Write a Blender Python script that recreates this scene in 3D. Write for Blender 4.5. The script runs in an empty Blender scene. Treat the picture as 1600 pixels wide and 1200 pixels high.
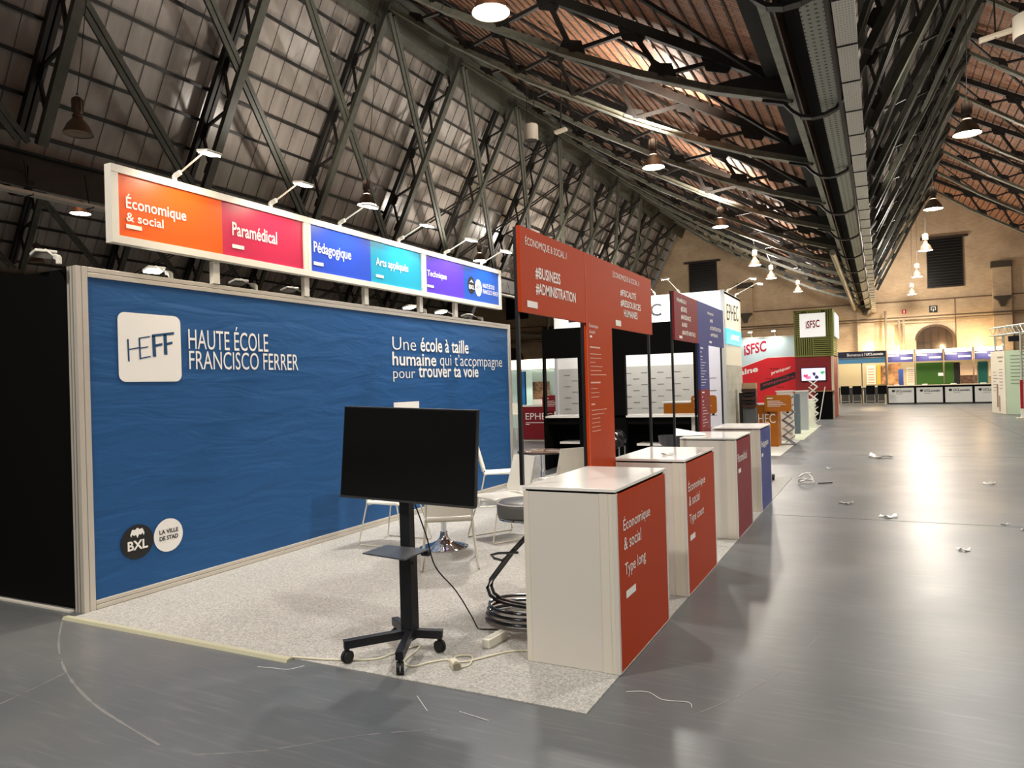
import bpy, math, random
from mathutils import Vector, Matrix
random.seed(7)
S = bpy.context.scene
COL = S.collection
PI = math.pi
# ------------------------------------------------------------ camera, world, exposure
YAW, PITCH, ROLL, FPX = -0.4683, 0.0034, -0.0288, 1139.2
cam = bpy.data.cameras.new('camera'); cam.sensor_width = 36; cam.lens = 36*FPX/1600; cam.clip_end = 300
camo = bpy.data.objects.new('camera', cam); COL.objects.link(camo); S.camera = camo
_cy, _sy, _cp, _sp = math.cos(YAW), math.sin(YAW), math.cos(PITCH), math.sin(PITCH)
_f = Vector((_sy*_cp, _cy*_cp, _sp)); _r = Vector((_cy, -_sy, 0)); _u = _r.cross(_f)
_r2 = math.cos(ROLL)*_r + math.sin(ROLL)*_u; _u2 = -math.sin(ROLL)*_r + math.cos(ROLL)*_u
camo.matrix_world = Matrix(((_r2.x, _u2.x, -_f.x, 0), (_r2.y, _u2.y, -_f.y, 0), (_r2.z, _u2.z, -_f.z, 1.6), (0, 0, 0, 1)))
wd = bpy.data.worlds.new('night'); S.world = wd; wd.use_nodes = True
wd.node_tree.nodes['Background'].inputs[0].default_value = (.75, .72, .68, 1)
wd.node_tree.nodes['Background'].inputs[1].default_value = 0.06
S.view_settings.view_transform = 'Standard'; S.view_settings.look = 'None'
S.view_settings.gamma = 1; S.view_settings.use_curve_mapping = False
S.view_settings.exposure = 0.98
HALL_W = 600      # watt of one hall lamp
FILL_W = 340        # watt of the added fill lights that brighten roof and gable
ARM_W = 13.5        # watt of one arm spotlight

# ------------------------------------------------------------ materials
def lin(c):
    if isinstance(c, str): c = [int(c[i:i+2], 16)/255 for i in (0, 2, 4)]
    return tuple((x/12.92 if x <= .04045 else ((x+.055)/1.055)**2.4) for x in c) + (1,)
def nt(m): return m.node_tree.nodes, m.node_tree.links
def mat(name, c, rough=.5, metal=0, spec=.5, emit=0, var=0, scale=8, bump=0, bscale=30, stretch=(1, 1, 1)):
    m = bpy.data.materials.new(name); m.use_nodes = True
    n, l = nt(m); b = n['Principled BSDF']
    col = lin(c)
    b.inputs['Base Color'].default_value = col; b.inputs['Roughness'].default_value = rough
    b.inputs['Metallic'].default_value = metal; b.inputs['Specular IOR Level'].default_value = spec
    if emit:
        b.inputs['Emission Color'].default_value = col; b.inputs['Emission Strength'].default_value = emit
    if var or bump:
        tc = n.new('ShaderNodeTexCoord'); mp = n.new('ShaderNodeMapping'); mp.inputs['Scale'].default_value = stretch
        l.new(tc.outputs['Object'], mp.inputs['Vector'])
    if var:
        t = n.new('ShaderNodeTexNoise'); t.inputs['Scale'].default_value = scale; t.inputs['Detail'].default_value = 6
        l.new(mp.outputs[0], t.inputs['Vector'])
        r = n.new('ShaderNodeValToRGB'); r.color_ramp.elements[0].position = .3; r.color_ramp.elements[1].position = .7
        r.color_ramp.elements[0].color = tuple(x*(1-var) for x in col[:3])+(1,)
        r.color_ramp.elements[1].color = tuple(min(1, x*(1+var)) for x in col[:3])+(1,)
        l.new(t.outputs['Fac'], r.inputs[0]); l.new(r.outputs[0], b.inputs['Base Color'])
    if bump:
        t2 = n.new('ShaderNodeTexNoise'); t2.inputs['Scale'].default_value = bscale; t2.inputs['Detail'].default_value = 4
        l.new(mp.outputs[0], t2.inputs['Vector'])
        bp = n.new('ShaderNodeBump'); bp.inputs['Strength'].default_value = bump; bp.inputs['Distance'].default_value = .02
        l.new(t2.outputs['Fac'], bp.inputs['Height']); l.new(bp.outputs[0], b.inputs['Normal'])
    return m
def brick_mat(name, c1, c2, cm, bw, bh, mortar, order, rough=.8, spec=.3):
    m = mat(name, c1, rough, 0, spec); n, l = nt(m); b = n['Principled BSDF']
    tc = n.new('ShaderNodeTexCoord'); sp = n.new('ShaderNodeSeparateXYZ'); cb = n.new('ShaderNodeCombineXYZ')
    l.new(tc.outputs['Object'], sp.inputs[0])
    l.new(sp.outputs[order[0]], cb.inputs[0]); l.new(sp.outputs[order[1]], cb.inputs[1])
    t = n.new('ShaderNodeTexBrick'); t.inputs['Scale'].default_value = 1
    t.inputs['Brick Width'].default_value = bw; t.inputs['Row Height'].default_value = bh; t.inputs['Mortar Size'].default_value = mortar
    t.inputs['Color1'].default_value = lin(c1); t.inputs['Color2'].default_value = lin(c2); t.inputs['Mortar'].default_value = lin(cm)
    l.new(cb.outputs[0], t.inputs['Vector'])
    nz = n.new('ShaderNodeTexNoise'); nz.inputs['Scale'].default_value = .9; nz.inputs['Detail'].default_value = 5
    l.new(tc.outputs['Object'], nz.inputs['Vector'])
    mx = n.new('ShaderNodeMix'); mx.data_type = 'RGBA'; mx.blend_type = 'MULTIPLY'; mx.inputs[0].default_value = .55
    rp = n.new('ShaderNodeValToRGB'); rp.color_ramp.elements[0].position = .3; rp.color_ramp.elements[0].color = (.55, .5, .48, 1)
    rp.color_ramp.elements[1].position = .65
    l.new(nz.outputs['Fac'], rp.inputs[0]); l.new(t.outputs['Color'], mx.inputs[6]); l.new(rp.outputs[0], mx.inputs[7])
    l.new(mx.outputs[2], b.inputs['Base Color'])
    bp = n.new('ShaderNodeBump'); bp.inputs['Strength'].default_value = .4; bp.inputs['Distance'].default_value = .01
    l.new(t.outputs['Fac'], bp.inputs['Height']); bp.invert = True; l.new(bp.outputs[0], b.inputs['Normal'])
    return m
def dots_mat(name, c, cd, px, py, rad, ux='X', uy='Y', rough=.5):
    m = mat(name, c, rough); n, l = nt(m); b = n['Principled BSDF']
    tc = n.new('ShaderNodeTexCoord'); sp = n.new('ShaderNodeSeparateXYZ'); l.new(tc.outputs['Object'], sp.inputs[0])
    def M(op, a, bb=None, v=None):
        q = n.new('ShaderNodeMath'); q.operation = op; l.new(a, q.inputs[0])
        if bb is not None: l.new(bb, q.inputs[1])
        elif v is not None: q.inputs[1].default_value = v
        return q.outputs[0]
    o = []
    for k, p in ((ux, px), (uy, py)):
        f = M('FRACT', M('MULTIPLY', sp.outputs[k], v=1/p)); f = M('SUBTRACT', f, v=.5); o.append(M('MULTIPLY', M('MULTIPLY', f, v=p), M('MULTIPLY', f, v=p)))
    d = M('LESS_THAN', M('ADD', o[0], o[1]), v=rad*rad)
    mx = n.new('ShaderNodeMix'); mx.data_type = 'RGBA'; mx.inputs[6].default_value = lin(c); mx.inputs[7].default_value = lin(cd)
    l.new(d, mx.inputs[0]); l.new(mx.outputs[2], b.inputs['Base Color'])
    return m
def floor_mat():
    m = mat('polished_concrete', '4e5052', .3, 0, .3); n, l = nt(m); b = n['Principled BSDF']
    tc = n.new('ShaderNodeTexCoord')
    def noise(sc, det, sx=(1, 1, 1), rot=0):
        mp = n.new('ShaderNodeMapping'); mp.inputs['Scale'].default_value = sx; mp.inputs['Rotation'].default_value = (0, 0, rot)
        t = n.new('ShaderNodeTexNoise'); t.inputs['Scale'].default_value = sc; t.inputs['Detail'].default_value = det
        l.new(tc.outputs['Object'], mp.inputs['Vector']); l.new(mp.outputs[0], t.inputs['Vector']); return t.outputs['Fac']
    r1 = n.new('ShaderNodeValToRGB'); e = r1.color_ramp.elements
    e[0].position, e[0].color = .25, lin('525659'); e[1].position, e[1].color = .75, lin('716f6d')
    e2 = r1.color_ramp.elements.new(.5); e2.color = lin('5f6263')
    l.new(noise(.55, 9), r1.inputs[0])
    # fine scratches
    r2 = n.new('ShaderNodeValToRGB'); r2.color_ramp.elements[0].position = .52; r2.color_ramp.elements[0].color = (0, 0, 0, 1)
    r2.color_ramp.elements[1].position = .86; r2.color_ramp.elements[1].color = (.5, .5, .5, 1)
    l.new(noise(5, 8, (.6, 7, 1), .6), r2.inputs[0])
    mx = n.new('ShaderNodeMix'); mx.data_type = 'RGBA'; mx.inputs[7].default_value = lin('83817e')
    l.new(r2.outputs[0], mx.inputs[0]); l.new(r1.outputs[0], mx.inputs[6]); l.new(mx.outputs[2], b.inputs['Base Color'])
    r3 = n.new('ShaderNodeMapRange'); r3.inputs['To Min'].default_value = .27; r3.inputs['To Max'].default_value = .42
    l.new(noise(1.4, 8), r3.inputs['Value']); l.new(r3.outputs[0], b.inputs['Roughness'])
    bp = n.new('ShaderNodeBump'); bp.inputs['Strength'].default_value = .05; bp.inputs['Distance'].default_value = .01
    l.new(noise(16, 3), bp.inputs['Height']); l.new(bp.outputs[0], b.inputs['Normal'])
    return m
def fabric_mat():
    m = mat('blue_fabric', '1a5288', .55, 0, .35); n, l = nt(m); b = n['Principled BSDF']
    tc = n.new('ShaderNodeTexCoord'); mp = n.new('ShaderNodeMapping'); mp.inputs['Scale'].default_value = (1, .8, 3.6); mp.inputs['Rotation'].default_value = (.18, 0, 0)
    t = n.new('ShaderNodeTexNoise'); t.inputs['Scale'].default_value = 1.7; t.inputs['Detail'].default_value = 3; t.inputs['Distortion'].default_value = .6
    l.new(tc.outputs['Object'], mp.inputs['Vector']); l.new(mp.outputs[0], t.inputs['Vector'])
    bp = n.new('ShaderNodeBump'); bp.inputs['Strength'].default_value = .28; bp.inputs['Distance'].default_value = .05
    l.new(t.outputs['Fac'], bp.inputs['Height']); l.new(bp.outputs[0], b.inputs['Normal'])
    return m
M = {}
def C(name, *a, **k):
    if name not in M: M[name] = mat(name, *a, **k)
    return M[name]
floorm = floor_mat(); fabric = fabric_mat()
gable_brick = brick_mat('painted_brick', 'd6bd9c', 'ccb292', 'b59d80', .22, .075, .006, 'XZ')
terra = brick_mat('terracotta_slab', 'bd8a6b', '9c6c52', '654534', .26, .085, .009, 'XY', .6, .35)
steel = C('green_steel', '43443a', .5, .0, .5, var=.25, scale=5)
steel_pale = C('pale_steel', '77786a', .45, .0, .5, var=.2, scale=6)
steel_dark = C('dark_steel', '221f1c', .55, .0, .5, var=.3, scale=4)
steel_brown = C('brown_steel', '46352a', .6, .0, .4, var=.3, scale=4)
black = C('black_board', '040404', .85, 0, .12)
black_metal = C('black_metal', '15161a', .4, .0, .5)
alu = C('booth_aluminium', 'cfc8bb', .38, .35, .5)
alu_dark = C('profile_groove', '6f6a62', .5, .3)
white_lam = C('white_laminate', 'd8d2c8', .25, 0, .5)
white_top = C('white_gloss_top', 'f0ece4', .12, 0, .5)
white_pl = C('white_plastic', 'ece9dc', .35, 0, .5)
white_ink = C('white_vinyl', 'f4f1ea', .5, 0, .3)
chrome = C('chrome', 'd0d4da', .08, 1, .5)
orange_red = C('vermilion_print', 'b43a08', .5, 0, .2)
crimson = C('crimson_print', '812029', .5, 0, .25)
indigo = C('indigo_print', '394485', .5, 0, .25)
glow = C('lamp_glow', 'fff8e6', .5, emit=30)
glow_small = C('spotlight_glow', 'fff9ea', .5, emit=26)
glow_off = C('lamp_reflector', 'b8aa98', .2, .6)
lamp_body = C('lamp_housing', '5a4c40', .45, .3, .5)
lamp_bell = C('lamp_bell', '6d5f50', .35, .3, .5)
rubber = C('black_rubber', '0d0d0e', .6)
ink_dark = C('dark_vinyl', '141414', .5)
def P(name, c, rough=.45, **k): return C(name, c, rough, 0, .4, **k)

# ------------------------------------------------------------ mesh helpers
OFF = {}
class MB:
    def __init__(s): s.v = []; s.f = []
    def add(s, v, f):
        o = len(s.v); s.v += [tuple(p) for p in v]; s.f += [tuple(i+o for i in q) for q in f]; return s
    def box(s, x0, x1, y0, y1, z0, z1):
        return s.add([(x, y, z) for z in (z0, z1) for y in (y0, y1) for x in (x0, x1)],
                     [(0, 2, 3, 1), (4, 5, 7, 6), (0, 1, 5, 4), (2, 6, 7, 3), (0, 4, 6, 2), (1, 3, 7, 5)])
    def bar(s, p, q, w, h, up=(0, 0, 1)):
        p, q = Vector(p), Vector(q); d = (q-p).normalized(); a = d.cross(Vector(up))
        if a.length < 1e-4: a = d.cross(Vector((1, 0, 0)))
        a.normalize(); b = a.cross(d)
        a *= w/2; b *= h/2
        v = [p-a-b, p+a-b, p+a+b, p-a+b, q-a-b, q+a-b, q+a+b, q-a+b]
        return s.add(v, [(3, 2, 1, 0), (4, 5, 6, 7), (0, 1, 5, 4), (1, 2, 6, 5), (2, 3, 7, 6), (3, 0, 4, 7)])
    def tube(s, pts, r, n=8, closed=False):
        pts = [Vector(p) for p in pts]; N = len(pts); v = []; f = []
        ref = Vector((0, 0, 1))
        for i, p in enumerate(pts):
            if closed: d = pts[(i+1) % N]-pts[i-1]
            else: d = pts[min(i+1, N-1)]-pts[max(i-1, 0)]
            d.normalize(); a = d.cross(ref)
            if a.length < .05: a = d.cross(Vector((1, .2, 0)))
            a.normalize(); b = d.cross(a)
            for k in range(n):
                t = 2*PI*k/n; v.append(p+a*r*math.cos(t)+b*r*math.sin(t))
        for i in range(N if closed else N-1):
            j = (i+1) % N
            for k in range(n): f.append((i*n+k, i*n+(k+1) % n, j*n+(k+1) % n, j*n+k))
        if not closed: f += [tuple(range(n))[::-1], tuple((N-1)*n+k for k in range(n))]
        return s.add(v, f)
    def lathe(s, prof, c=(0, 0, 0), n=24, cap=True):
        v = [(c[0]+r*math.cos(2*PI*k/n), c[1]+r*math.sin(2*PI*k/n), c[2]+z) for r, z in prof for k in range(n)]
        f = [(i*n+k, i*n+(k+1) % n, (i+1)*n+(k+1) % n, (i+1)*n+k) for i in range(len(prof)-1) for k in range(n)]
        if cap: f += [tuple(range(n))[::-1], tuple((len(prof)-1)*n+k for k in range(n))]
        return s.add(v, f)
    def prism(s, poly, axis, lo, hi):
        # poly: 2-D points; axis X -> (y,z), Y -> (x,z), Z -> (x,y)
        def T(a, b, c): return {'X': (c, a, b), 'Y': (a, c, b), 'Z': (a, b, c)}[axis]
        n = len(poly); v = [T(a, b, lo) for a, b in poly]+[T(a, b, hi) for a, b in poly]
        f = [tuple(range(n)), tuple(range(2*n-1, n-1, -1))]+[(i, n+i, n+(i+1) % n, (i+1) % n) for i in range(n)]
        return s.add(v, f)
    def plate(s, a, b, c, d, th):
        # thick quad
        a, b, c, d = map(Vector, (a, b, c, d)); nn = (b-a).cross(d-a).normalized()*th
        return s.add([a, b, c, d, a+nn, b+nn, c+nn, d+nn], [(3, 2, 1, 0), (4, 5, 6, 7), (0, 1, 5, 4), (1, 2, 6, 5), (2, 3, 7, 6), (3, 0, 4, 7)])
def _link(name, me, parent):
    o = bpy.data.objects.new(name, me); COL.objects.link(o)
    if parent is not None: o.parent = parent
    return o
def obj(name, mb, m, parent=None, smooth=False, bevel=0, loc=None, fixn=True):
    off = Vector(OFF.get(parent.name, (0, 0, 0))) if parent is not None else Vector(loc or (0, 0, 0))
    me = bpy.data.meshes.new(name); me.from_pydata([tuple(Vector(p)-off) for p in mb.v], [], mb.f)
    me.materials.append(m)
    if fixn:
        import bmesh
        bm = bmesh.new(); bm.from_mesh(me); bmesh.ops.recalc_face_normals(bm, faces=bm.faces); bm.to_mesh(me); bm.free()
    if smooth:
        for p in me.polygons: p.use_smooth = True
        me.set_sharp_from_angle(angle=math.radians(40))
    o = _link(name, me, parent)
    if parent is None and loc is not None: o.location = loc
    OFF[o.name] = tuple(off)
    if bevel:
        b = o.modifiers.new('bevel', 'BEVEL'); b.width = bevel; b.segments = 2; b.limit_method = 'ANGLE'
    return o
def tag(o, label, cat, group=None, kind=None):
    o['label'] = label; o['category'] = cat
    if group: o['group'] = group
    if kind: o['kind'] = kind
    return o
def thing(name, label, cat, loc=(0, 0, 0), group=None):
    o = bpy.data.objects.new(name, None); o.empty_display_size = .1; COL.objects.link(o); o.location = loc
    OFF[o.name] = tuple(loc)
    return tag(o, label, cat, group)
def struct(o): o['kind'] = 'structure'; return o
KIDS = {}
def dup(o, parent=None, loc=None, rz=None, label=None):
    if not KIDS.get('_done_'+o.name):
        KIDS['_done_'+o.name] = True
        KIDS[o.name] = list(o.children)
    c = o.copy(); COL.objects.link(c)
    if parent is not None: c.parent = parent
    if loc is not None: c.location = loc
    if rz is not None: c.rotation_euler = (0, 0, rz)
    if label: c['label'] = label
    for ch in KIDS[o.name]: dup(ch, c)
    return c
ORD = 'zeroth first second third fourth fifth sixth seventh eighth ninth tenth eleventh twelfth thirteenth fourteenth fifteenth'.split()
# flat printing: face '+X' (read along +Y, seen from +X) or '-Y' (read along +X, seen from -Y)
def face_pt(face, c, u, z): return (c, u, z) if face == '+X' else (u, c, z)
def flat(parent, name, m, face, c, polys):
    mb = MB()
    for p in polys:
        v = [face_pt(face, c, u, z) for u, z in p]; mb.add(v, [tuple(range(len(v)))])
    return obj(name, mb, m, parent, fixn=False)
def rect(u0, u1, z0, z1): return [(u0, z0), (u1, z0), (u1, z1), (u0, z1)]
def circ(u, z, r, n=32, rz=None): return [(u+r*math.cos(2*PI*k/n), z+(rz or r)*math.sin(2*PI*k/n)) for k in range(n)]
def rrect(u0, u1, z0, z1, r, n=6):
    out = []
    for cx, cz, a in ((u1-r, z0+r, -PI/2), (u1-r, z1-r, 0), (u0+r, z1-r, PI/2), (u0+r, z0+r, PI)):
        out += [(cx+r*math.cos(a+PI/2*k/n), cz+r*math.sin(a+PI/2*k/n)) for k in range(n+1)]
    return out
_TX = {}
def text_mesh(s, bold):
    if (s, bold) in _TX: return _TX[s, bold]
    cu = bpy.data.curves.new('t', 'FONT'); cu.body = s; cu.size = 1; cu.offset = bold; cu.resolution_u = 3
    o = bpy.data.objects.new('t', cu); COL.objects.link(o)
    dg = bpy.context.evaluated_depsgraph_get(); me = o.evaluated_get(dg).to_mesh()
    v = [tuple(p.co) for p in me.vertices]; f = [tuple(p.vertices) for p in me.polygons]
    o.evaluated_get(dg).to_mesh_clear(); bpy.data.objects.remove(o); bpy.data.curves.remove(cu)
    _TX[s, bold] = (v, f); return v, f
def text(parent, s, m, face, c, u0, u1, z0, z1, bold=.012, skew=0, name='lettering'):
    v, f = text_mesh(s, bold)
    if not v: return
    a0, a1 = min(p[0] for p in v), max(p[0] for p in v); b0, b1 = min(p[1] for p in v), max(p[1] for p in v)
    mb = MB(); mb.add([face_pt(face, c, u0+(p[0]-a0)/(a1-a0)*(u1-u0), z0+(p[1]-b0)/(b1-b0)*(z1-z0)+skew*(p[0]-a0)/(a1-a0)) for p in v], f)
    return obj(name, mb, m, parent, fixn=False)
def lines(parent, m, face, c, rows, name='small_print'):
    # unreadable small print, drawn as thin rules: (u0,u1,z,h)
    return flat(parent, name, m, face, c, [rect(a, b, z, z+h) for a, b, z, h in rows])
def light(name, typ, loc, energy, aim=None, **k):
    d = bpy.data.lights.new(name, typ); d.energy = energy
    for a, b in k.items(): setattr(d, a, b)
    o = bpy.data.objects.new(name, d); COL.objects.link(o); o.location = loc
    if aim is not None: o.rotation_euler = (Vector(aim)-Vector(loc)).to_track_quat('-Z', 'Y').to_euler()
    return o
# ------------------------------------------------------------ hall: floor, gable wall, roof
W = 14.1; V0 = -14.85; SP = 3.77; Y1 = 50.0; YN = -6.0      # bay width, left valley of the middle bay, truss spacing, far wall, near end
YG = Y1-.05
YT = [.85+SP*k for k in range(1, 13)]
obj_f = MB().box(-32, 20, -8, Y1+.5, -.3, 0)
struct(obj('floor', obj_f, floorm))
# pale scuff arcs and saw cuts in the slab, lying in the floor
mb = MB()
for y in (9.05, 16.4, 24, 32): mb.box(-1.2, 14, y-.006, y+.006, -.01, .0012)
mb.box(3.1, 3.112, -4, 44, -.01, .0012)
struct(obj('trim_1', mb, P('saw_cut', '3a3a3a', .6)))
def arc_path(p, n=8):
    out = []
    for i in range(len(p)-1):
        a, b, c, d = (Vector((*p[max(0, min(len(p)-1, q))], 0)) for q in (i-1, i, i+1, i+2))
        for k in range(n): u = k/n; out.append(.5*((2*b)+(c-a)*u+(2*a-5*b+4*c-d)*u*u+(3*b-a-3*c+d)*u**3))
    return out+[Vector((*p[-1], 0))]
SCUFFS = [([(-5.5, 3.34), (-4.86, 2.91), (-4.31, 2.62), (-3.78, 2.42), (-3.38, 2.32), (-3.0, 2.24)], .014), ([(-2.78, 2.24), (-2.5, 2.41), (-2.21, 2.68), (-1.91, 2.88)], .008), ([(-.85, 3.49), (-.7, 3.77), (-.53, 4.2), (-.37, 4.93)], .007), ([(-4.2, 2.2), (-4.26, 2.45), (-4.31, 2.63)], .01)]
mb = MB(); rs = random.Random(2)
for pts, w in SCUFFS:
    q = arc_path(pts)
    for a, b in zip(q, q[1:]):
        if rs.random() < .18: continue
        ww = w*rs.uniform(.4, 1.3); mb.bar(a+Vector((0, 0, -.003)), b+Vector((0, 0, -.003)), ww, .0075)
struct(obj('trim_6', mb, P('scuff_pale', '7c7b78', .5)))
def gable_profile():
    out = []
    for b in range(-2, 3):
        x = V0+b*W
        out += [(x, 6.45), (x+3.05, 12.75)]
    out.append((V0+3*W, 6.45)); return out
wl, wr = V0-2*W, V0+3*W
holes = []
wmb = MB()
def arch(u, z0, z1, w, n=10):
    r = w/2; h = z1-z0; rise = .42*w
    pts = [(u-r, z0), (u+r, z0)]
    for k in range(n+1):
        a = PI*k/n; pts.append((u+r*math.cos(a), z1-rise+rise*math.sin(a)))
    return pts
prof = gable_profile()
wmb.prism([(wl, 0), (wr, 0)]+prof[::-1], 'Y', Y1, Y1+.4)
struct(obj('wall_far', wmb, gable_brick))
# windows of the gable: dark louvred rectangles above, arched ones below
win_dark = P('night_glass', '0f0d0b', .25); louvre = P('louvre_blade', '1d1814', .5); sill = P('window_steel', '2a211a', .6)
wn = 0
for b in (-2, -1, 0, 1):
    x = V0+b*W+W
    wn += 1
    a, c = x+3.42, x+5.18
    w = struct(obj('window_%d' % wn, MB().box(a, c, Y1-.05, Y1-.02, 6.8, 9.6), win_dark))
    mb = MB()
    for k in range(16): mb.bar((a, Y1-.07, 6.92+k*.17), (c, Y1-.07, 6.92+k*.17), .06, .03)
    struct(obj('louvre', mb, louvre, w))
    mb = MB().box(a-.35, c+.3, Y1-.2, Y1, 9.6, 9.72); mb.box(a-.05, a, Y1-.1, Y1, 6.8, 9.6); mb.box(c, c+.05, Y1-.1, Y1, 6.8, 9.6); mb.box(a-.05, c+.05, Y1-.12, Y1, 6.72, 6.8)
    struct(obj('window_frame', mb, sill, w))
for b in (-2, -1, 0, 1):
    u = V0+b*W+W+3.68
    wn += 1
    w = struct(obj('window_%d' % wn, MB().prism(arch(u, 1.4, 4.5, 1.95), 'Y', Y1-.06, Y1-.02), P('arch_glass', '3a2a1d', .3)))
    mb = MB()
    for k in range(1, 5): mb.box(u-.975+k*.39-.03, u-.975+k*.39+.03, Y1-.11, Y1-.05, 1.4, 4.2)
    for z in (2.1, 2.8, 3.5): mb.box(u-.95, u+.95, Y1-.1, Y1-.05, z, z+.03)
    struct(obj('glazing_bar', mb, P('arch_bar', '1e1610', .5), w))
    mb = MB(); pts = arch(u, 1.4, 4.5, 1.95)[1:]
    for p, q in zip(pts, pts[1:]): mb.bar((p[0], Y1-.05, p[1]), (q[0], Y1-.05, q[1]), .12, .14)
    struct(obj('window_frame', mb, P('arch_surround', '4a3626', .6), w))
# pilasters with corbels, string courses and pipe runs
mb = MB()
for k in range(-4, 3):
    x = -.75+7.05*k; top = 7.6 if k % 2 else 5.9
    mb.box(x-.45, x+.45, Y1-.3, Y1, 0, top)
struct(obj('trim_2', mb, gable_brick))
cb = MB()
for k in range(-4, 3):
    x = -.75+7.05*k
    cb.prism([(x-.42, 5.95), (x+.42, 5.95), (x+.42, 5.85), (x+.22, 5.68), (x+.1, 5.35), (x-.1, 5.35), (x-.22, 5.68), (x-.42, 5.85)], 'Y', Y1-.62, Y1-.3)
    if k % 2: cb.box(x-.5, x+.5, Y1-.45, Y1-.0, 7.6, 7.95)
struct(obj('trim_3', cb, P('corbel_iron', '41382a', .6)))
mb = MB().box(wl, wr, Y1-.06, Y1, 6.02, 6.09)
for x in (-11.5, 4.0): mb.box(x-.02, x+.02, Y1-.03, Y1, 2.8, 6.0)
struct(obj('trim_4', mb, P('string_course', '6d5540', .7)))
mb = MB().tube([(wl, Y1-.34, 5.06), (wr, Y1-.34, 5.06)], .045, 6); mb.tube([(wl, Y1-.34, 4.9), (wr, Y1-.34, 4.9)], .025, 6)
struct(obj('trim_5', mb, P('pipe_run', '5a4a3a', .5)))
for i, (x, lab) in enumerate(((.35, 'left'), (1.05, 'middle'), (1.3, 'right'))):
    tag(obj('down_pipe', MB().tube([(x, Y1-.42, 0), (x, Y1-.42, 4.9+.6*(i == 0))], .07, 8), P('drain_pipe', '8d7c66', .45), loc=(x, Y1-.42, 0)),
        'drain pipe on the far brick wall above the grey counters, %s of three' % lab, 'pipe', 'drain pipes on the far wall')
t = thing('duct', 'grey pipe bent at an elbow high on the far wall behind the orange tee sign', 'pipe', (-22.5, Y1-.5, 0))
obj('pipe', MB().tube([(-24.5, Y1-.5, 5.6), (-22.2, Y1-.5, 5.3), (-21.9, Y1-.5, 5.5), (-21.8, Y1-.5, 7.0)], .14, 10), P('duct_grey', 'a39a8a', .4), t, True)
struct(obj('wall_left', MB().box(V0-W-.75, V0-W-.45, YN, Y1, 0, 6.3), gable_brick))

# roof planes of three bays
glaz = mat('translucent_sheet', '9d948c', .27, 0, .5, var=.22, scale=1.2, bump=.08, bscale=3, stretch=(1, 2.5, .35))
bar_dark = P('glazing_bar_dark', '181613', .5)
for i, b in enumerate((-1, 0, 1)):
    x = V0+b*W
    ze = lambda xx: 12.8-.6*(xx-3.0)
    mb = MB(); mb.plate((x+3.0, YN, 12.8), (x+3.0, Y1, 12.8), (x+13.4, Y1, ze(13.4)), (x+13.4, YN, ze(13.4)), -.12)
    c = struct(obj('ceiling' if i == 0 else 'ceiling_%d' % (i+1), mb, terra))
    mb = MB()
    for k in range(39):
        xx = 3.45+k*.26; mb.bar((x+xx, YN, ze(xx)-.02), (x+xx, Y1, ze(xx)-.02), .028, .04, (0, 0, 1))
    struct(obj('ceiling_rib', mb, steel_brown, c))
    g = struct(obj('window_%d' % (wn+1+i), MB().plate((x-.35, YN, 6.4), (x+3.0, YN, 12.75), (x+3.0, Y1, 12.75), (x-.35, Y1, 6.4), .04), glaz))
    mb = MB()
    for k in range(10):
        xx = 2.92-k*.335; zz = 6.4+(xx+.35)*1.8955
        mb.bar((x+xx+.07, YN, zz-.035), (x+xx+.07, Y1, zz-.035), .07, .09, (-.88, 0, .47))
    struct(obj('glazing_purlin', mb, bar_dark, g))
    mb = MB(); y = YN
    while y < Y1:
        mb.bar((x-.35+.015, y, 6.4), (x+3.0+.015, y, 12.75), .007, .012, (-.88, 0, .47)); y += .5
    struct(obj('sheet_joint', mb, P('joint_strip', '55504a', .5), g))
    # lead gutter between the bays
    struct(obj('ceiling_%d' % (i+4), MB().box(x+13.36, x+14.42, YN, Y1-.01, 6.36, 6.4), P('gutter_sheet', '2a2926', .9)))

# roof trusses: one prototype, copied along the hall and across the bays
BAY = {-1: 'beyond the left girder', 0: 'over the booths', 1: 'right of the aisle'}
gb = [(3.5, 11.7), (5.2, 10.4), (7.4, 8.95), (9.8, 7.58), (11.2, 6.87), (12.45, 6.33), (13.7, 5.9)]
def zb(x):
    for (a, za), (b, zb_) in zip(gb, gb[1:]):
        if x <= b: return za+(zb_-za)*(x-a)/(b-a)
    return gb[-1][1]
zt = lambda x: 12.62-.6*(x-3.1)
t = thing('roof_truss', '', 'truss', (0, 0, 0), 'steel roof trusses of the hall')
obj('rafter', MB().bar((3.05, 0, 12.6), (13.3, 0, 6.45), .16, .16), steel_dark, t)
mb = MB()
for (a, za), (b, z2) in zip(gb, gb[1:]): mb.bar((a, 0, za+.06), (b+.02, 0, z2+.06), .05, .13); mb.bar((a, 0, za), (b+.02, 0, z2), .2, .022)
obj('bottom_chord', mb, steel_pale, t)
obj('end_plate', MB().prism([(12.3, zb(12.3)), (13.75, 5.9), (13.8, 6.35), (13.3, 6.45), (12.85, 6.45)], 'Y', -.02, .02), steel_dark, t)
bn = [4.3, 5.8, 7.2, 8.65, 10.1, 11.7]; tn = [5.2, 6.7, 8.2, 9.65, 11.2, 12.6]
def gus(x, z, s, top):
    sl = -.6 if top else (zb(x+.1)-zb(x-.1))/.2
    w = .3
    if top: return [(x-w, z-sl*w), (x+w, z+sl*w), (x+.17, z-.3+sl*.1), (x-.17, z-.3-sl*.1)]
    return [(x-w, z-sl*w), (x+w, z+sl*w), (x+.17, z+.32+sl*.1), (x-.17, z+.32-sl*.1)]
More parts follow.
